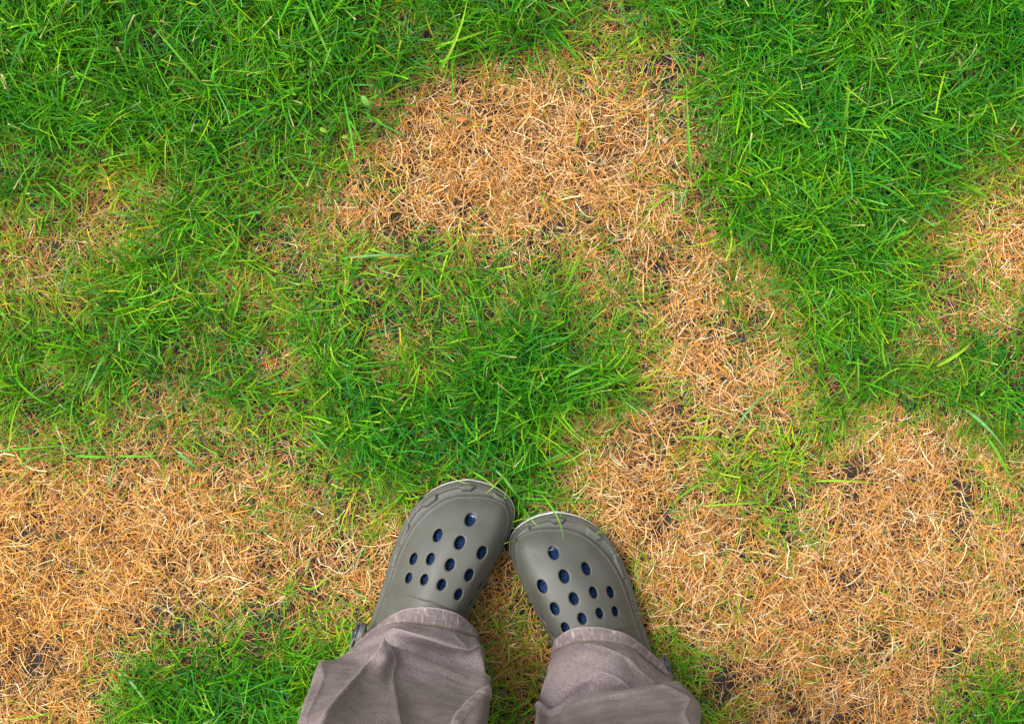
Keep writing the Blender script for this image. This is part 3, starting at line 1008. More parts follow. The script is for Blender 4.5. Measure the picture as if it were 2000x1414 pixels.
def tube_disc(c, axis, prof, m=40):
    """lathe: prof = [(along, radius)]"""
    c, axis = np.array(c, float), np.array(axis, float)
    axis /= np.linalg.norm(axis)
    u = np.cross(axis, (0, 0, 1.0)); u /= np.linalg.norm(u)
    v = np.cross(axis, u)
    th = np.arange(m) * 2 * math.pi / m
    return ring_loft([c + axis * a + r * (np.cos(th)[:, None] * u + np.sin(th)[:, None] * v) for a, r in prof])

def build_foot(fr, mir, clog_label, sock_label):
    def fx(P):
        P = np.array(P, float).copy()
        if mir < 0:
            P[:, 0] *= -1
        return P
    def fq(Q):
        Q = np.asarray(Q)
        return Q[:, ::-1] if mir < 0 else Q
    clog = mesh_np("clog", fx(CP), fq(CQ), M_FOAM, person)
    a = clog.data.attributes.new("rim", 'FLOAT_VECTOR', 'POINT')
    band = smst(0.0008, 0.0016, -_dO) * (1 - smst(0.0042, 0.0052, -_dO)) * (smst(-0.02, -0.03, CP[:, 0]) + smst(0.235, 0.25, CP[:, 1])).clip(0, 1) * (CP[:, 2] > 0.02)
    a.data.foreach_set("vector", np.stack([_arc, band, 0 * band], 1).astype(np.float32).ravel())
    tag(clog, clog_label)
    place(clog, fr, mir)
    # sole: slightly proud of the upper round the toe
    proud = np.interp(OUT[:, 1], [0, .235, .262, .29], [-.0014, -.0014, .0000, .0006])
    V, Q, T = outline_solid(OUT, [(proud - .010, .0015), (proud - .004, .001), (proud - .0015, .004), (proud, .010), (proud, .0185), (proud - .0008, .0205), (proud - .003, .0208), (-.02 + 0 * proud, .0195)])
    T = np.array(T)
    s = mesh_np("sole", fx(V), fq(Q), M_SOLE, clog, tris=(T[:, ::-1] if mir < 0 else T))
    # rivets and heel strap
    for sx, label in ((-1, 1), (1, 0)):
        x0 = -0.0498 if sx < 0 else 0.0425
        V, Q, T = tube_disc((x0, .094, .050), (sx, 0, 0.10), [(0.0, .0125), (.0030, .0125), (.0040, .0118), (.0062, .0118), (.0072, .0108)])
        T = np.array(T)
        V2 = fx(V)
        rv = mesh_np("rivet", V2, fq(Q), M_FOAM, clog, tris=(T[:, ::-1] if mir < 0 else T))
        V, Q, T = tube_disc((x0 + sx * .0072, .094, .0507), (sx, 0, 0.10), [(0.0002, .0098), (.0022, .0094), (.0034, .0070)])
        T = np.array(T)
        mesh_np("rivet_cap", fx(V), fq(Q), M_NAVY, clog, tris=(T[:, ::-1] if mir < 0 else T))
    path = spl([(-.0535, .094), (-.052, .06), (-.044, .018), (-.024, -.008), (0, -.013), (.024, -.008), (.042, .018), (.047, .06), (.0485, .094), (.0, .11)], 200)
    path = path[:180]
    T_ = np.gradient(path, axis=0); T_ /= np.linalg.norm(T_, axis=1)[:, None]
    nn = np.stack([T_[:, 1], -T_[:, 0]], 1)
    rings = []
    for p_, n_, t_ in zip(path, nn, np.linspace(0, 1, len(path))):
        zz = 0.050 + 0.012 * math.sin(t_ * math.pi)
        rings.append([[*(p_ + n_ * a_), zz + b_] for a_, b_ in ((-.0012, -.009), (.0012, -.009), (.0018, 0), (.0012, .009), (-.0012, .009), (-.0018, 0))])
    V, Q, T = ring_loft(rings)
    T = np.array(T)
    mesh_np("heel_strap", fx(V), fq(Q), M_FOAM, clog, tris=(T[:, ::-1] if mir < 0 else T))
    # sock: foot filling the clog, then the ankle
    h = 0.0016
    xs = np.arange(-0.058, 0.0581, h)
    ys = np.arange(0.004, 0.292, h)
    X, Y = np.meshgrid(xs, ys, indexing='ij')
    hh, dO, dC, _ = clog_height(X, Y, False)
    ins = -(dC + 0.0045)
    top = hh - 0.0085
    top = np.where((Y < 0.105) & (np.abs(X) < 0.026), np.maximum(top, 0.080), top)
    rise = np.sqrt(np.clip(ins, 0, 0.009) / 0.009)
    Z = 0.021 + (top - 0.021) * rise
    Z += (vnoise(X, Y, 0.004, 91, 2) - 0.5) * 0.0010
    keep = ins > 0
    I = -np.ones(X.shape, int)
    I[keep] = np.arange(keep.sum())
    q = np.stack([I[:-1, :-1], I[1:, :-1], I[1:, 1:], I[:-1, 1:]], -1).reshape(-1, 4)
    q = q[(q >= 0).all(1)]
    P = np.stack([X[keep], Y[keep], Z[keep]], 1)
    V2, Q2, T2 = tube_disc((0, .062, .075), (0, 0.02, 1), [(0, .033), (.06, .034), (.12, .042)])
    V = np.concatenate([P, V2]); Q = np.concatenate([q, Q2 + len(P)])
    T2 = np.array(T2) + len(P)
    sk = mesh_np("sock", fx(V), fq(Q), M_SOCK, person, tris=(T2[:, ::-1] if mir < 0 else T2))
    tag(sk, sock_label)
    place(sk, fr, mir)
    return clog
build_foot(FOOT_L, 1, "olive grey clog on the foot at the left of the picture, a little further forward", "navy blue sock showing through the vents of the left clog")
build_foot(FOOT_R, -1, "olive grey clog on the foot at the right of the picture, set a little further back", "navy blue sock showing through the vents of the right clog")

# ------------------------------------------------------------------ trousers
LEFT = [
 [(692, 1264, .045), (714, 1241, .060), (744, 1218, .078), (782, 1194, .092), (820, 1187, .097), (858, 1189, .097), (889, 1198, .092), (914, 1216, .080), (932, 1243, .062)],
 [(690, 1270, .065), (712, 1247, .080), (745, 1225, .098), (782, 1214, .112), (822, 1217, .117), (858, 1222, .117), (888, 1230, .112), (912, 1239, .100), (934, 1252, .085)],
 [(682, 1276, .09), (702, 1258, .105), (740, 1238, .125), (768, 1231, .140), (800, 1236, .148), (845, 1246, .150), (880, 1256, .147), (915, 1265, .138), (941, 1268, .118)],
 [(677, 1282, .11), (700, 1268, .125), (737, 1256, .138), (766, 1252, .144), (800, 1262, .142), (835, 1274, .140), (870, 1286, .142), (908, 1292, .145), (946, 1290, .140)],
 [(674, 1296, .135), (697, 1294, .150), (727, 1292, .160), (755, 1290, .162), (796, 1302, .156), (835, 1312, .154), (872, 1322, .158), (913, 1336, .162), (950, 1318, .160)],
 [(664, 1292, .18), (692, 1279, .20), (722, 1270, .215), (749, 1263, .225), (788, 1272, .218), (822, 1285, .212), (858, 1300, .21), (912, 1318, .205), (954, 1326, .19)],
 [(650, 1296, .205), (676, 1288, .22), (708, 1287, .235), (752, 1276, .25), (778, 1296, .235), (815, 1308, .232), (855, 1318, .230), (905, 1335, .228), (955, 1342, .22)],
 [(622, 1306, .235), (652, 1300, .255), (708, 1312, .272), (742, 1306, .268), (764, 1326, .266), (806, 1332, .258), (852, 1340, .256), (902, 1352, .255), (955, 1362, .25)],
 [(604, 1350, .31), (632, 1346, .33), (676, 1352, .350), (720, 1356, .335), (767, 1362, .340), (805, 1368, .328), (850, 1372, .328), (902, 1380, .325), (948, 1388, .31)],
 [(583, 1412, .40), (602, 1408, .42), (636, 1406, .440), (690, 1414, .425), (768, 1414, .425), (812, 1420, .415), (855, 1420, .42), (900, 1420, .42), (941, 1424, .40)],
]
RIGHT = [
 [(1311, 1326, .045), (1296, 1300, .060), (1266, 1272, .078), (1240, 1250, .090), (1210, 1235, .097), (1165, 1226, .098), (1122, 1228, .094), (1095, 1242, .082), (1081, 1264, .062)],
 [(1312, 1330, .065), (1293, 1313, .080), (1258, 1285, .100), (1230, 1263, .112), (1200, 1255, .117), (1165, 1251, .118), (1128, 1253, .114), (1096, 1266, .100), (1078, 1283, .082)],
 [(1314, 1334, .09), (1292, 1322, .105), (1256, 1294, .125), (1228, 1276, .140), (1198, 1270, .148), (1165, 1266, .147), (1130, 1270, .142), (1094, 1286, .130), (1070, 1302, .110)],
 [(1316, 1338, .11), (1292, 1332, .125), (1252, 1312, .145), (1224, 1298, .158), (1198, 1292, .164), (1165, 1290, .164), (1126, 1298, .158), (1090, 1312, .150), (1065, 1324, .138)],
 [(1318, 1346, .130), (1290, 1346, .145), (1252, 1340, .160), (1222, 1332, .172), (1190, 1326, .178), (1155, 1326, .178), (1116, 1336, .174), (1082, 1350, .165), (1058, 1346, .160)],
 [(1322, 1362, .150), (1290, 1366, .162), (1250, 1368, .170), (1214, 1370, .175), (1176, 1372, .178), (1142, 1376, .178), (1106, 1388, .178), (1076, 1398, .178), (1052, 1364, .175)],
 [(1331, 1342, .215), (1290, 1342, .240), (1250, 1346, .250), (1212, 1352, .255), (1176, 1357, .252), (1142, 1363, .246), (1106, 1376, .236), (1074, 1390, .226), (1049, 1378, .205)],
 [(1348, 1356, .240), (1304, 1350, .265), (1256, 1356, .278), (1214, 1364, .28), (1176, 1368, .28), (1142, 1376, .270), (1106, 1388, .262), (1072, 1402, .252), (1047, 1396, .24)],
 [(1367, 1378, .29), (1326, 1374, .32), (1270, 1384, .338), (1220, 1388, .345), (1178, 1392, .340), (1142, 1398, .328), (1104, 1404, .325), (1070, 1414, .32), (1046, 1410, .30)],
 [(1367, 1420, .40), (1330, 1412, .42), (1274, 1412, .435), (1222, 1414, .435), (1178, 1414, .43), (1140, 1416, .425), (1102, 1420, .42), (1070, 1428, .41), (1047, 1434, .395)],
]
# folds pressed into the cloth: (points as (ring, place round the leg), height in m, width)
FOLDS = [
 [([(5.0, 0.0), (5.0, 3.0), (5.0, 8.0)], .0020, .22),
  ([(5.2, 3.0), (6.2, 2.75), (7, 2.05), (8, 2.0), (10, 1.95)], .0050, .30),
  ([(5.2, 3.0), (6, 3.7), (7, 4.05), (8, 4.1), (9.5, 4.3)], .0028, .28),
  ([(2.0, 3.0), (2.1, 5.0), (2.2, 7.2), (1.8, 8.2)], .0026, .22),
  ([(2.9, 1.0), (3.1, 3.0)], -.0020, .4),
  ([(3.9, 3.6), (3.7, 5.0), (3.8, 6.4)], -.0050, .55),
  ([(6.5, 5.0), (7.4, 6.6), (7.2, 8.0)], -.0022, .6),
  ([(8.2, 5.0), (8.9, 6.0), (9.8, 6.2)], -.0022, .5),
  ([(6.6, 0.0), (7.6, 0.8), (9.0, 0.9)], .0020, .4),
  ([(1.3, 6.0), (1.9, 6.8)], .0012, .2), ([(1.2, 4.2), (1.7, 5.4)], -.0010, .25)],
 [([(6.0, 0.0), (6.0, 4.0), (6.0, 8.0)], .0022, .22),
  ([(1.6, 5.6), (2.1, 4.2), (2.7, 2.6), (3.4, 1.4)], .0022, .20),
  ([(3.7, 4.6), (3.9, 3.6), (4.4, 2.2), (5.0, 1.2)], .0030, .22),
  ([(4.3, 5.0), (4.6, 6.4), (4.9, 7.4)], -.0035, .5),
  ([(2.6, 3.2), (3.4, 2.2), (4.3, 1.4)], -.0016, .3),
  ([(6.6, 6.4), (8.0, 6.2), (9.6, 6.0)], -.0026, .25),
  ([(6.3, 1.0), (8.0, 0.6), (9.5, 0.9)], .0026, .3),
  ([(7.5, 3.2), (8.6, 4.4), (9.5, 4.4)], -.0016, .5),
  ([(1.5, 2.6), (2.4, 1.2), (2.9, .7)], .0014, .2)],
]
SEAMS = [[(5.8, 8.2), (6.8, 7.75), (8.0, 7.2), (9.0, 6.75), (10, 6.6)], [(0, 12), (13, 12)]]
def leg_rings(front, side):
    rings = []
    M = 9
    depth = [0.135, 0.130, 0.128, 0.125, 0.122, 0.125, 0.130, 0.135, 0.142, 0.150]
    for r, dp in zip(front, depth):
        F_ = np.array([at(*p) for p in r])
        A, B = F_[0], F_[-1]
        mid = (A + B) / 2
        half = (B - A) / 2
        front_d = (mid[1] - F_[4][1])
        dback = max(0.045, dp + front_d)          # front_d is negative: the front bulges forward
        th = np.linspace(0, math.pi, 9)[1:-1]
        back = [mid + half * math.cos(t) + np.array([0, -dback, -0.010 * 1]) * math.sin(t) for t in th]   # from inner (B) round to outer (A)
        rings.append(np.concatenate([F_, np.array(back)]))
    # upper leg, out of the frame: plain tapering cloth up to the hips
    last = rings[-1]
    c = last.mean(0)
    for z, cx, cy, rx, ry in ((.50, side * .095, -.355, .078, .078), (.62, side * .095, -.365, .082, .086), (.76, side * .095, -.40, .088, .098), (.86, side * .085, -.42, .088, .105)):
        ang = np.arctan2((last[:, 1] - c[1]) / 0.07, (last[:, 0] - c[0]) / 0.07)
        rings.append(np.stack([cx + rx * np.cos(ang), cy + ry * np.sin(ang), np.full(16, z)], 1))
    return rings

def mat_trousers():
    m, nt, p, out = mat_new("mauve_twill")
    tc = N(nt, "ShaderNodeTexCoord")
    uv = N(nt, "ShaderNodeUVMap", uv_map="uv")
    sep = N(nt, "ShaderNodeSeparateXYZ")
    nt.links.new(uv.outputs[0], sep.inputs[0])
    n1 = N(nt, "ShaderNodeTexNoise", Scale=22.0, Detail=6.0, Roughness=0.65)
    n2 = N(nt, "ShaderNodeTexNoise", Scale=620.0, Detail=3.0)
    for n in (n1, n2):
        nt.links.new(tc.outputs["Object"], n.inputs["Vector"])
    r1 = ramp(nt, [(0.30, (0.142, 0.111, 0.118)), (0.55, (0.186, 0.152, 0.154)), (0.75, (0.220, 0.186, 0.182))])
    nt.links.new(n1.outputs["Fac"], r1.inputs[0])
    r2 = ramp(nt, [(0.3, (0.70, 0.69, 0.69)), (0.7, (1.28, 1.28, 1.28))])
    nt.links.new(n2.outputs["Fac"], r2.inputs[0])
    mul = N(nt, "ShaderNodeMix", data_type='RGBA', blend_type='MULTIPLY')
    mul.inputs[0].default_value = 1.0
    nt.links.new(r1.outputs[0], mul.inputs[6])
    nt.links.new(r2.outputs[0], mul.inputs[7])
    # twill: diagonal ribs
    wv = N(nt, "ShaderNodeTexWave", Scale=12.5, Distortion=0.8, Detail=2.0)
    wv.wave_type = 'BANDS'; wv.bands_direction = 'DIAGONAL'
    mp = N(nt, "ShaderNodeMapping")
    mp.inputs["Scale"].default_value = (9.5, 0.22, 0.0)
    nt.links.new(uv.outputs[0], mp.inputs[0])
    nt.links.new(mp.outputs[0], wv.inputs["Vector"])
    r3 = ramp(nt, [(0.1, (0.88, 0.87, 0.88)), (0.9, (1.12, 1.12, 1.12))])
    nt.links.new(wv.outputs["Fac"], r3.inputs[0])
    mul2 = N(nt, "ShaderNodeMix", data_type='RGBA', blend_type='MULTIPLY')
    mul2.inputs[0].default_value = 1.0
    nt.links.new(mul.outputs[2], mul2.inputs[6])
    nt.links.new(r3.outputs[0], mul2.inputs[7])
    # worn pale streaks on the hem (v 0..1)
    mp2 = N(nt, "ShaderNodeMapping")
    mp2.inputs["Scale"].default_value = (70, 1.2, 1)
    nt.links.new(uv.outputs[0], mp2.inputs[0])
    n3 = N(nt, "ShaderNodeTexNoise", Scale=1.0, Detail=3.0)
    nt.links.new(mp2.outputs[0], n3.inputs["Vector"])
    r4 = ramp(nt, [(0.52, (0, 0, 0)), (0.70, (1, 1, 1))])
    nt.links.new(n3.outputs["Fac"], r4.inputs[0])
    hem = N(nt, "ShaderNodeMapRange")
    hem.inputs["From Min"].default_value = 1.15; hem.inputs["From Max"].default_value = 0.85
    nt.links.new(sep.outputs[1], hem.inputs["Value"])
    edge = N(nt, "ShaderNodeMapRange")
    edge.inputs["From Min"].default_value = 0.16; edge.inputs["From Max"].default_value = 0.02
    nt.links.new(sep.outputs[1], edge.inputs["Value"])
    mh = N(nt, "ShaderNodeMath", operation='MULTIPLY')
    nt.links.new(r4.outputs[0], mh.inputs[0]); nt.links.new(hem.outputs[0], mh.inputs[1])
    mh1 = N(nt, "ShaderNodeMath", operation='MAXIMUM')
    nt.links.new(mh.outputs[0], mh1.inputs[0]); nt.links.new(edge.outputs[0], mh1.inputs[1])
    mh2 = N(nt, "ShaderNodeMath", operation='MULTIPLY')
    mh2.inputs[1].default_value = 0.62
    nt.links.new(mh1.outputs[0], mh2.inputs[0])
    mx = N(nt, "ShaderNodeMix", data_type='RGBA')
    nt.links.new(mh2.outputs[0], mx.inputs[0])
    nt.links.new(mul2.outputs[2], mx.inputs[6])
    mx.inputs[7].default_value = (0.42, 0.37, 0.36, 1)
    # stitch line at v = 1, dashed
    ds = N(nt, "ShaderNodeMath", operation='SUBTRACT'); ds.inputs[1].default_value = 1.0
    nt.links.new(sep.outputs[1], ds.inputs[0])
    da = N(nt, "ShaderNodeMath", operation='ABSOLUTE')
    nt.links.new(ds.outputs[0], da.inputs[0])
    line = N(nt, "ShaderNodeMapRange")
    line.inputs["From Min"].default_value = 0.10; line.inputs["From Max"].default_value = 0.04
    nt.links.new(da.outputs[0], line.inputs["Value"])
    ms = N(nt, "ShaderNodeMath", operation='MULTIPLY'); ms.inputs[1].default_value = 2 * math.pi * 130
    nt.links.new(sep.outputs[0], ms.inputs[0])
    sn = N(nt, "ShaderNodeMath", operation='SINE')
    nt.links.new(ms.outputs[0], sn.inputs[0])
    sm = N(nt, "ShaderNodeMapRange")
    sm.inputs["From Min"].default_value = -0.6; sm.inputs["From Max"].default_value = 0.2; sm.inputs["To Min"].default_value = 0.35
    nt.links.new(sn.outputs[0], sm.inputs["Value"])
    st = N(nt, "ShaderNodeMath", operation='MULTIPLY')
    nt.links.new(line.outputs[0], st.inputs[0]); nt.links.new(sm.outputs[0], st.inputs[1])
    mx2 = N(nt, "ShaderNodeMix", data_type='RGBA')
    nt.links.new(st.outputs[0], mx2.inputs[0])
    nt.links.new(mx.outputs[2], mx2.inputs[6])
    mx2.inputs[7].default_value = (0.085, 0.070, 0.048, 1)
    # pale worn ridge of the inside leg seam
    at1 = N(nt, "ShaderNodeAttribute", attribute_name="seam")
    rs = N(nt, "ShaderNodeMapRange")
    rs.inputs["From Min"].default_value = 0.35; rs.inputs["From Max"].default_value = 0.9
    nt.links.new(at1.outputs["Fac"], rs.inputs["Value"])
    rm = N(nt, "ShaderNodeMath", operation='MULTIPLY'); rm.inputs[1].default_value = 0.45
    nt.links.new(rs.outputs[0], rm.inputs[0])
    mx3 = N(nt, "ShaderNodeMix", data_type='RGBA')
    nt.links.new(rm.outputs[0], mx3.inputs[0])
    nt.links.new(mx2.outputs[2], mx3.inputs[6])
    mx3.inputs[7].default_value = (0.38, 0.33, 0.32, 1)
    nt.links.new(mx3.outputs[2], p.inputs["Base Color"])
    p.inputs["Roughness"].default_value = 0.95
    p.inputs["Specular IOR Level"].default_value = 0.2
    b1 = N(nt, "ShaderNodeBump", Strength=0.12, Distance=0.0006)
    nt.links.new(wv.outputs["Fac"], b1.inputs["Height"])
    b2 = N(nt, "ShaderNodeBump", Strength=0.9, Distance=0.0012, invert=True)
    nt.links.new(line.outputs[0], b2.inputs["Height"])
    nt.links.new(b1.outputs[0], b2.inputs["Normal"])
    b3 = N(nt, "ShaderNodeBump", Strength=0.5, Distance=0.004)
    nt.links.new(n1.outputs["Fac"], b3.inputs["Height"])
    nt.links.new(b2.outputs[0], b3.inputs["Normal"])
    nt.links.new(b3.outputs[0], p.inputs["Normal"])
    return m

def cr(P0, P1, P2, P3, f):
    return 0.5 * ((2 * P1) + (-P0 + P2) * f + (2 * P0 - 5 * P1 + 4 * P2 - P3) * f ** 2 + (-P0 + 3 * P1 - 3 * P2 + P3) * f ** 3)

def pdist(A, B, pts, wa=1.0):
    best = np.full(A.shape, 1e9)
    for (a0, b0), (a1, b1) in zip(pts, pts[1:]):
        ea, eb = (a1 - a0) * wa, b1 - b0
        t = np.clip(((A - a0) * wa * ea + (B - b0) * eb) / (ea * ea + eb * eb + 1e-9), 0, 1)
        best = np.minimum(best, np.hypot((A - a0) * wa - t * ea, B - b0 - t * eb))
    return best

def build_trousers():
    VV, QQ, UU, SS = [], [], [], []
    off = 0
    for leg, (side, front) in enumerate(((-1, LEFT), (1, RIGHT))):
        R0 = np.array(leg_rings(front, side))                 # rings, 16, 3
        c0 = R0[0].mean(0)
        in1 = c0 + (R0[0] - c0) * 0.975 + np.array([0, 0, -0.0012])
        in2 = c0 + (R0[0] - c0) * 0.84 + np.array([0, 0, 0.004])
        Rg = R0
        k = len(Rg)
        rows = np.concatenate([np.arange(0, 9, 1 / 26), np.arange(9, k - 1 + 1e-6, 1 / 8)])
        cols = np.arange(0, 16, 1 / 14)
        # round the leg first, then up it
        j = cols.astype(int); fj = (cols - j)[None, :, None]
        A = cr(Rg[:, (j - 1) % 16], Rg[:, j % 16], Rg[:, (j + 1) % 16], Rg[:, (j + 2) % 16], fj)
        i = np.minimum(rows.astype(int), k - 2); fi = (rows - i)[:, None, None]
        P = cr(A[np.clip(i - 1, 0, k - 1)], A[i], A[i + 1], A[np.clip(i + 2, 0, k - 1)], fi)
        I_, J_ = np.meshgrid(rows, cols, indexing='ij')
        Jw = np.where(J_ > 12, J_ - 16, J_)
        d = np.zeros(I_.shape)
        for pts, amp, wd in FOLDS[leg]:
            q = pdist(I_, Jw, pts)
            ends = 1.0
            d += (1.25 if amp > 0 else 1) * amp * np.exp(-np.sqrt(q ** 2 + (0.0006 if amp > 0 else 0.01)) / wd * (1.9 if amp > 0 else 1.4))
        # broad and fine random creasing
        arcl = P[..., 0] * 7 + P[..., 2] * 3
        nx_, ny_ = P[..., 0] + P[..., 1] * 0.6, P[..., 2] * 1.3 + P[..., 1] * 0.8
        rd = np.abs(vnoise(nx_ * 0.6 + ny_ * 0.3, ny_, 0.030, 200 + leg, 3) - 0.5) * 2
        d += 0.0014 * (0.35 - rd) * smst(1.3, 2.2, I_)
        d += 0.0006 * (vnoise(nx_, ny_, 0.012, 210 + leg, 2) - 0.5)
        # hem: doubled cloth, slightly puckered along the stitching
        d += 0.0012 * (1 - smst(0.90, 1.0, I_)) + 0.0007 * (vnoise(J_ * 0.06, I_ * 0.01, 0.018, 220 + leg, 2) - 0.5) * (1 - smst(0.9, 1.6, I_))
        d -= 0.0009 * np.exp(-((I_ - 1.0) / 0.06) ** 2)
        sm = SEAMS[leg]
        q = pdist(I_, J_, sm)
        d += 0.0016 * (1 - smst(0.20, 0.30, q)) - 0.0014 * np.exp(-((q - 0.22) / 0.05) ** 2) + 0.0002 * (1 - smst(.0, .2, q)) * np.sin(I_ * 60)
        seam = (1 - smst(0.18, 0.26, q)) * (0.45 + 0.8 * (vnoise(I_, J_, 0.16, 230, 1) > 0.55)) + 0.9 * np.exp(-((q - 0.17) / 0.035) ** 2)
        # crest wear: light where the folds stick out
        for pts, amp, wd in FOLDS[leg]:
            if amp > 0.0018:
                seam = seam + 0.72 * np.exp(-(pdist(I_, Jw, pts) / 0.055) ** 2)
        tj = np.roll(P, -1, 1) - np.roll(P, 1, 1)
        ti = np.gradient(P, axis=0)
        nn = np.cross(tj, ti)
        nn /= np.linalg.norm(nn, axis=2)[..., None] + 1e-9
        ctr = P.mean(1, keepdims=True)
        sgn = np.sign(((P - ctr) * nn)[40:200].sum())
        nn = nn * sgn
        P = P + nn * d[..., None]
        inner = []
        for r in (in2, in1):
            inner.append(cr(r[(j - 1) % 16], r[j % 16], r[(j + 1) % 16], r[(j + 2) % 16], fj[0]))
        P = np.concatenate([np.array(inner), P])
        seam = np.concatenate([np.zeros((2, len(cols))), seam])
        vv = np.concatenate([[-0.4, -0.05], rows])
        n_i, n_j = P.shape[:2]
        I = np.arange(n_i * n_j).reshape(n_i, n_j) + off
        In = np.roll(I, -1, 1)
        q = np.stack([I[:-1], In[:-1], In[1:], I[1:]], -1)
        u0 = np.broadcast_to(cols[None, :] / 16, (n_i - 1, n_j)); u1 = u0 + 1 / len(cols)
        v0 = np.broadcast_to(vv[:-1, None], (n_i - 1, n_j)); v1 = np.broadcast_to(vv[1:, None], (n_i - 1, n_j))
        uv = np.stack([np.stack([u0, v0], -1), np.stack([u1, v0], -1), np.stack([u1, v1], -1), np.stack([u0, v1], -1)], 2)
        if sgn < 0:
            q = q[..., ::-1]; uv = uv[:, :, ::-1]
        VV.append(P.reshape(-1, 3)); QQ.append(q.reshape(-1, 4)); UU.append(uv.reshape(-1, 2)); SS.append(seam.ravel())
        off += n_i * n_j
    # hips join the two legs, above the picture
    hv, hq = [], []
    for z, rx, ry in ((.80, .180, .112), (.90, .176, .118), (1.03, .160, .110)):
        t = np.arange(48) / 48 * 2 * math.pi
        hv.append(np.stack([rx * np.cos(t), -.42 + ry * np.sin(t), np.full(48, z)], 1))
    V2, Q2, _ = ring_loft(hv, cap=False)
    VV.append(V2); QQ.append(Q2 + off); UU.append(np.tile([[.5, 8.0]], (len(Q2) * 4, 1))); SS.append(np.zeros(len(V2)))
    o = mesh_np("trousers", np.concatenate(VV), np.concatenate(QQ), mat_trousers(), person)
    me = o.data
    me.uv_layers.new(name="uv").data.foreach_set("uv", np.concatenate(UU).astype(np.float32).ravel())
    at_ = me.attributes.new("seam", 'FLOAT', 'POINT')
    at_.data.foreach_set("value", np.concatenate(SS).astype(np.float32))
    o.location = (-person.location.x, -person.location.y, 0)
    tag(o, "loose mauve grey twill trousers with stitched hems creased over the clogs")
build_trousers()

# ------------------------------------------------------------------ small things lying in the grass
def pebble(px, py, r, mat, label, group, cat="pebble", name="pebble", sq=0.62):
    seed = int(px * 7 + py)
    g_ = np.random.default_rng(seed)
    x, y, _ = at(px, py, 0)
    z = float(ground_z(np.array([x]), np.array([y]))[0]) + (0.004 if name == "clod" else 0.009)
    x, y, _ = at(px, py, z)
    th = np.linspace(0.02, math.pi - 0.02, 14)
    ph = np.arange(20) / 20 * 2 * math.pi
    k = g_.normal(0, 1, (6, 3)); am = g_.random(6) * (0.24 if name == "clod" else 0.10)
    rings = []
    for t in th:
        d = np.stack([np.sin(t) * np.cos(ph), np.sin(t) * np.sin(ph), np.full(20, np.cos(t))], 1)
        rr = 1 + sum(a_ * np.sin(3 * (d @ k_) + i_) for i_, (a_, k_) in enumerate(zip(am, k)))
        rings.append(d * rr[:, None] * r * np.array([1.15, 0.85, sq]))
    V, Q, T = ring_loft(rings[::-1])
    a = g_.random() * 6.28
    o = mesh_np(name, V, Q, mat, tris=np.array(T))
    o.location = (x, y, z)
    o.rotation_euler = (0.2, -0.1, a)
    tag(o, label, cat, group)
M_PALE = mat_plain("pale_stone", (0.46, 0.33, 0.24), 0.7, 0.5, 300)
M_GREY = mat_plain("dark_stone", (0.030, 0.022, 0.022), 0.9, 1.0, 260, 0.2)
pebble(1301, 273, .0036, M_PALE, "largest pale cream pebble in the straw right of the top patch", "cream pebbles at the right edge of the top dead patch")
pebble(1291, 269, .0022, M_PALE, "small cream pebble touching the left of the largest cream pebble", "cream pebbles at the right edge of the top dead patch")
pebble(1275, 227, .0026, M_PALE, "round cream pebble, uppermost of the three in the top dead patch", "cream pebbles at the right edge of the top dead patch")
pebble(1322, 800, .0062, M_GREY, "purplish dark clod in the straw between the shoes' patch and upper tuft", "dark clods of earth", "clod", "clod")
pebble(1658, 968, .0075, M_GREY, "wide purplish clod in straw at the lower right", "dark clods of earth", "clod", "clod", 0.4)
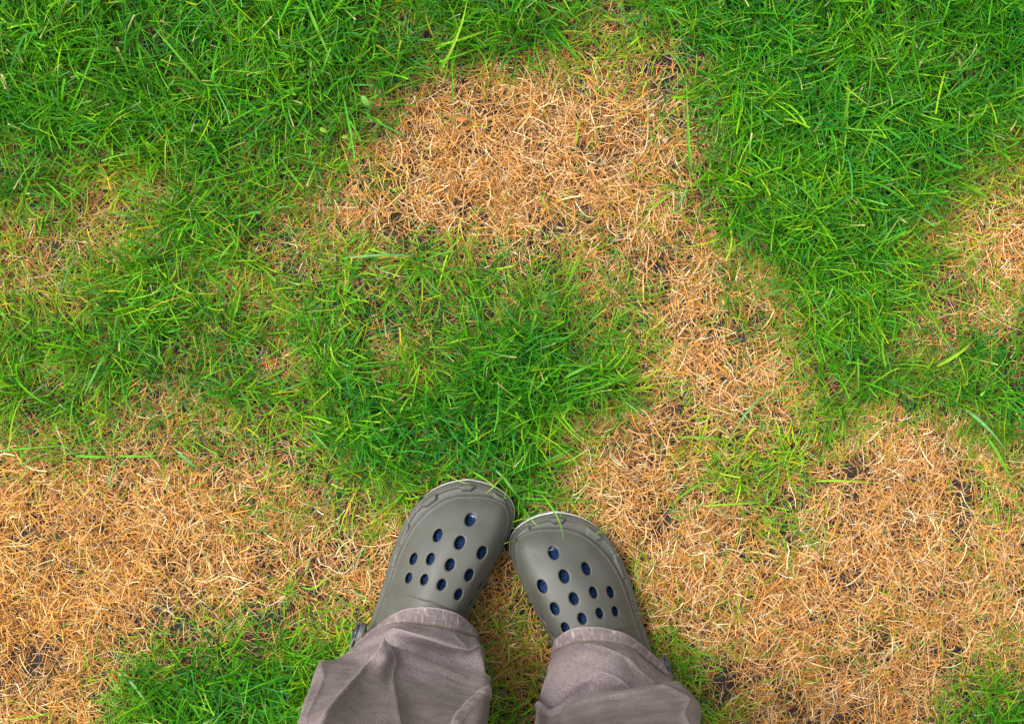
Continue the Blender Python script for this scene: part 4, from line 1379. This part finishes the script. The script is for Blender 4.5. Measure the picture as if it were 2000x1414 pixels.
pebble(1866, 1268, .0070, M_GREY, "black earth clod in the bare hole near the lower right corner", "dark clods of earth", "clod", "clod", 0.5)
pebble(1776, 793, .0078, M_GREY, "dark clod in the hole under green grass at right", "dark clods of earth", "clod", "clod", 0.6)

def leaf(px, py, z, L, W, ang, mat, label, name, cat, tilt=0.25):
    n = 12
    t = np.linspace(0, 1, n)
    prof = W * np.sin(np.pi * t ** 0.8) ** 0.8 * 0.5 + 0.0003
    rows = []
    for tt, p_ in zip(t, prof):
        rows.append([[(tt - .5) * L, s_ * p_, abs(s_) * p_ * 0.35 - 0.25 * L * (tt - .5) ** 2] for s_ in (-1, -.5, 0, .5, 1)])
    R_ = np.array(rows)
    top = R_.reshape(-1, 3)
    bot = top - np.array([0, 0, 0.0003])
    I = np.arange(n * 5).reshape(n, 5)
    q = np.stack([I[:-1, :-1], I[1:, :-1], I[1:, 1:], I[:-1, 1:]], -1).reshape(-1, 4)
    o = mesh_np(name, np.concatenate([top, bot]), np.concatenate([q, q[:, ::-1] + n * 5]), mat)
    o.location = at(px, py, z)
    o.rotation_euler = (0.15, tilt, ang)
    tag(o, label, cat)
M_LEAF = mat_plain("weed_leaf", (0.09, 0.25, 0.02), 0.45, 0.3, 200)
M_YLEAF = mat_plain("yellow_leaf", (0.15, 0.28, 0.012), 0.5, 0.3, 200)
M_BLEAF = mat_plain("brown_leaf", (0.40, 0.15, 0.03), 0.7, 0.5, 200)
leaf(714, 199, .030, .015, .0062, -0.95, M_LEAF, "oval pale green weed leaf in the grass left of the top dead patch", "weed_leaf", "leaf")
leaf(632, 255, .026, .009, .0045, -0.45, M_YLEAF, "small yellow green oval leaf above the straw at upper left", "weed_leaf", "leaf")
leaf(674, 267, .022, .008, .0040, 0.3, M_YLEAF, "smallest round green leaf beside thin straw at upper left", "weed_leaf", "leaf")
leaf(1262, 182, .018, .010, .0030, 0.5, M_BLEAF, "curled brown dry leaf at the top edge of the dead patch", "dry_leaf", "leaf")
leaf(903, 232, .012, .013, .0060, 0.2, M_BLEAF, "broad orange brown dead leaf in the left of the top dead patch", "dry_leaf", "leaf")
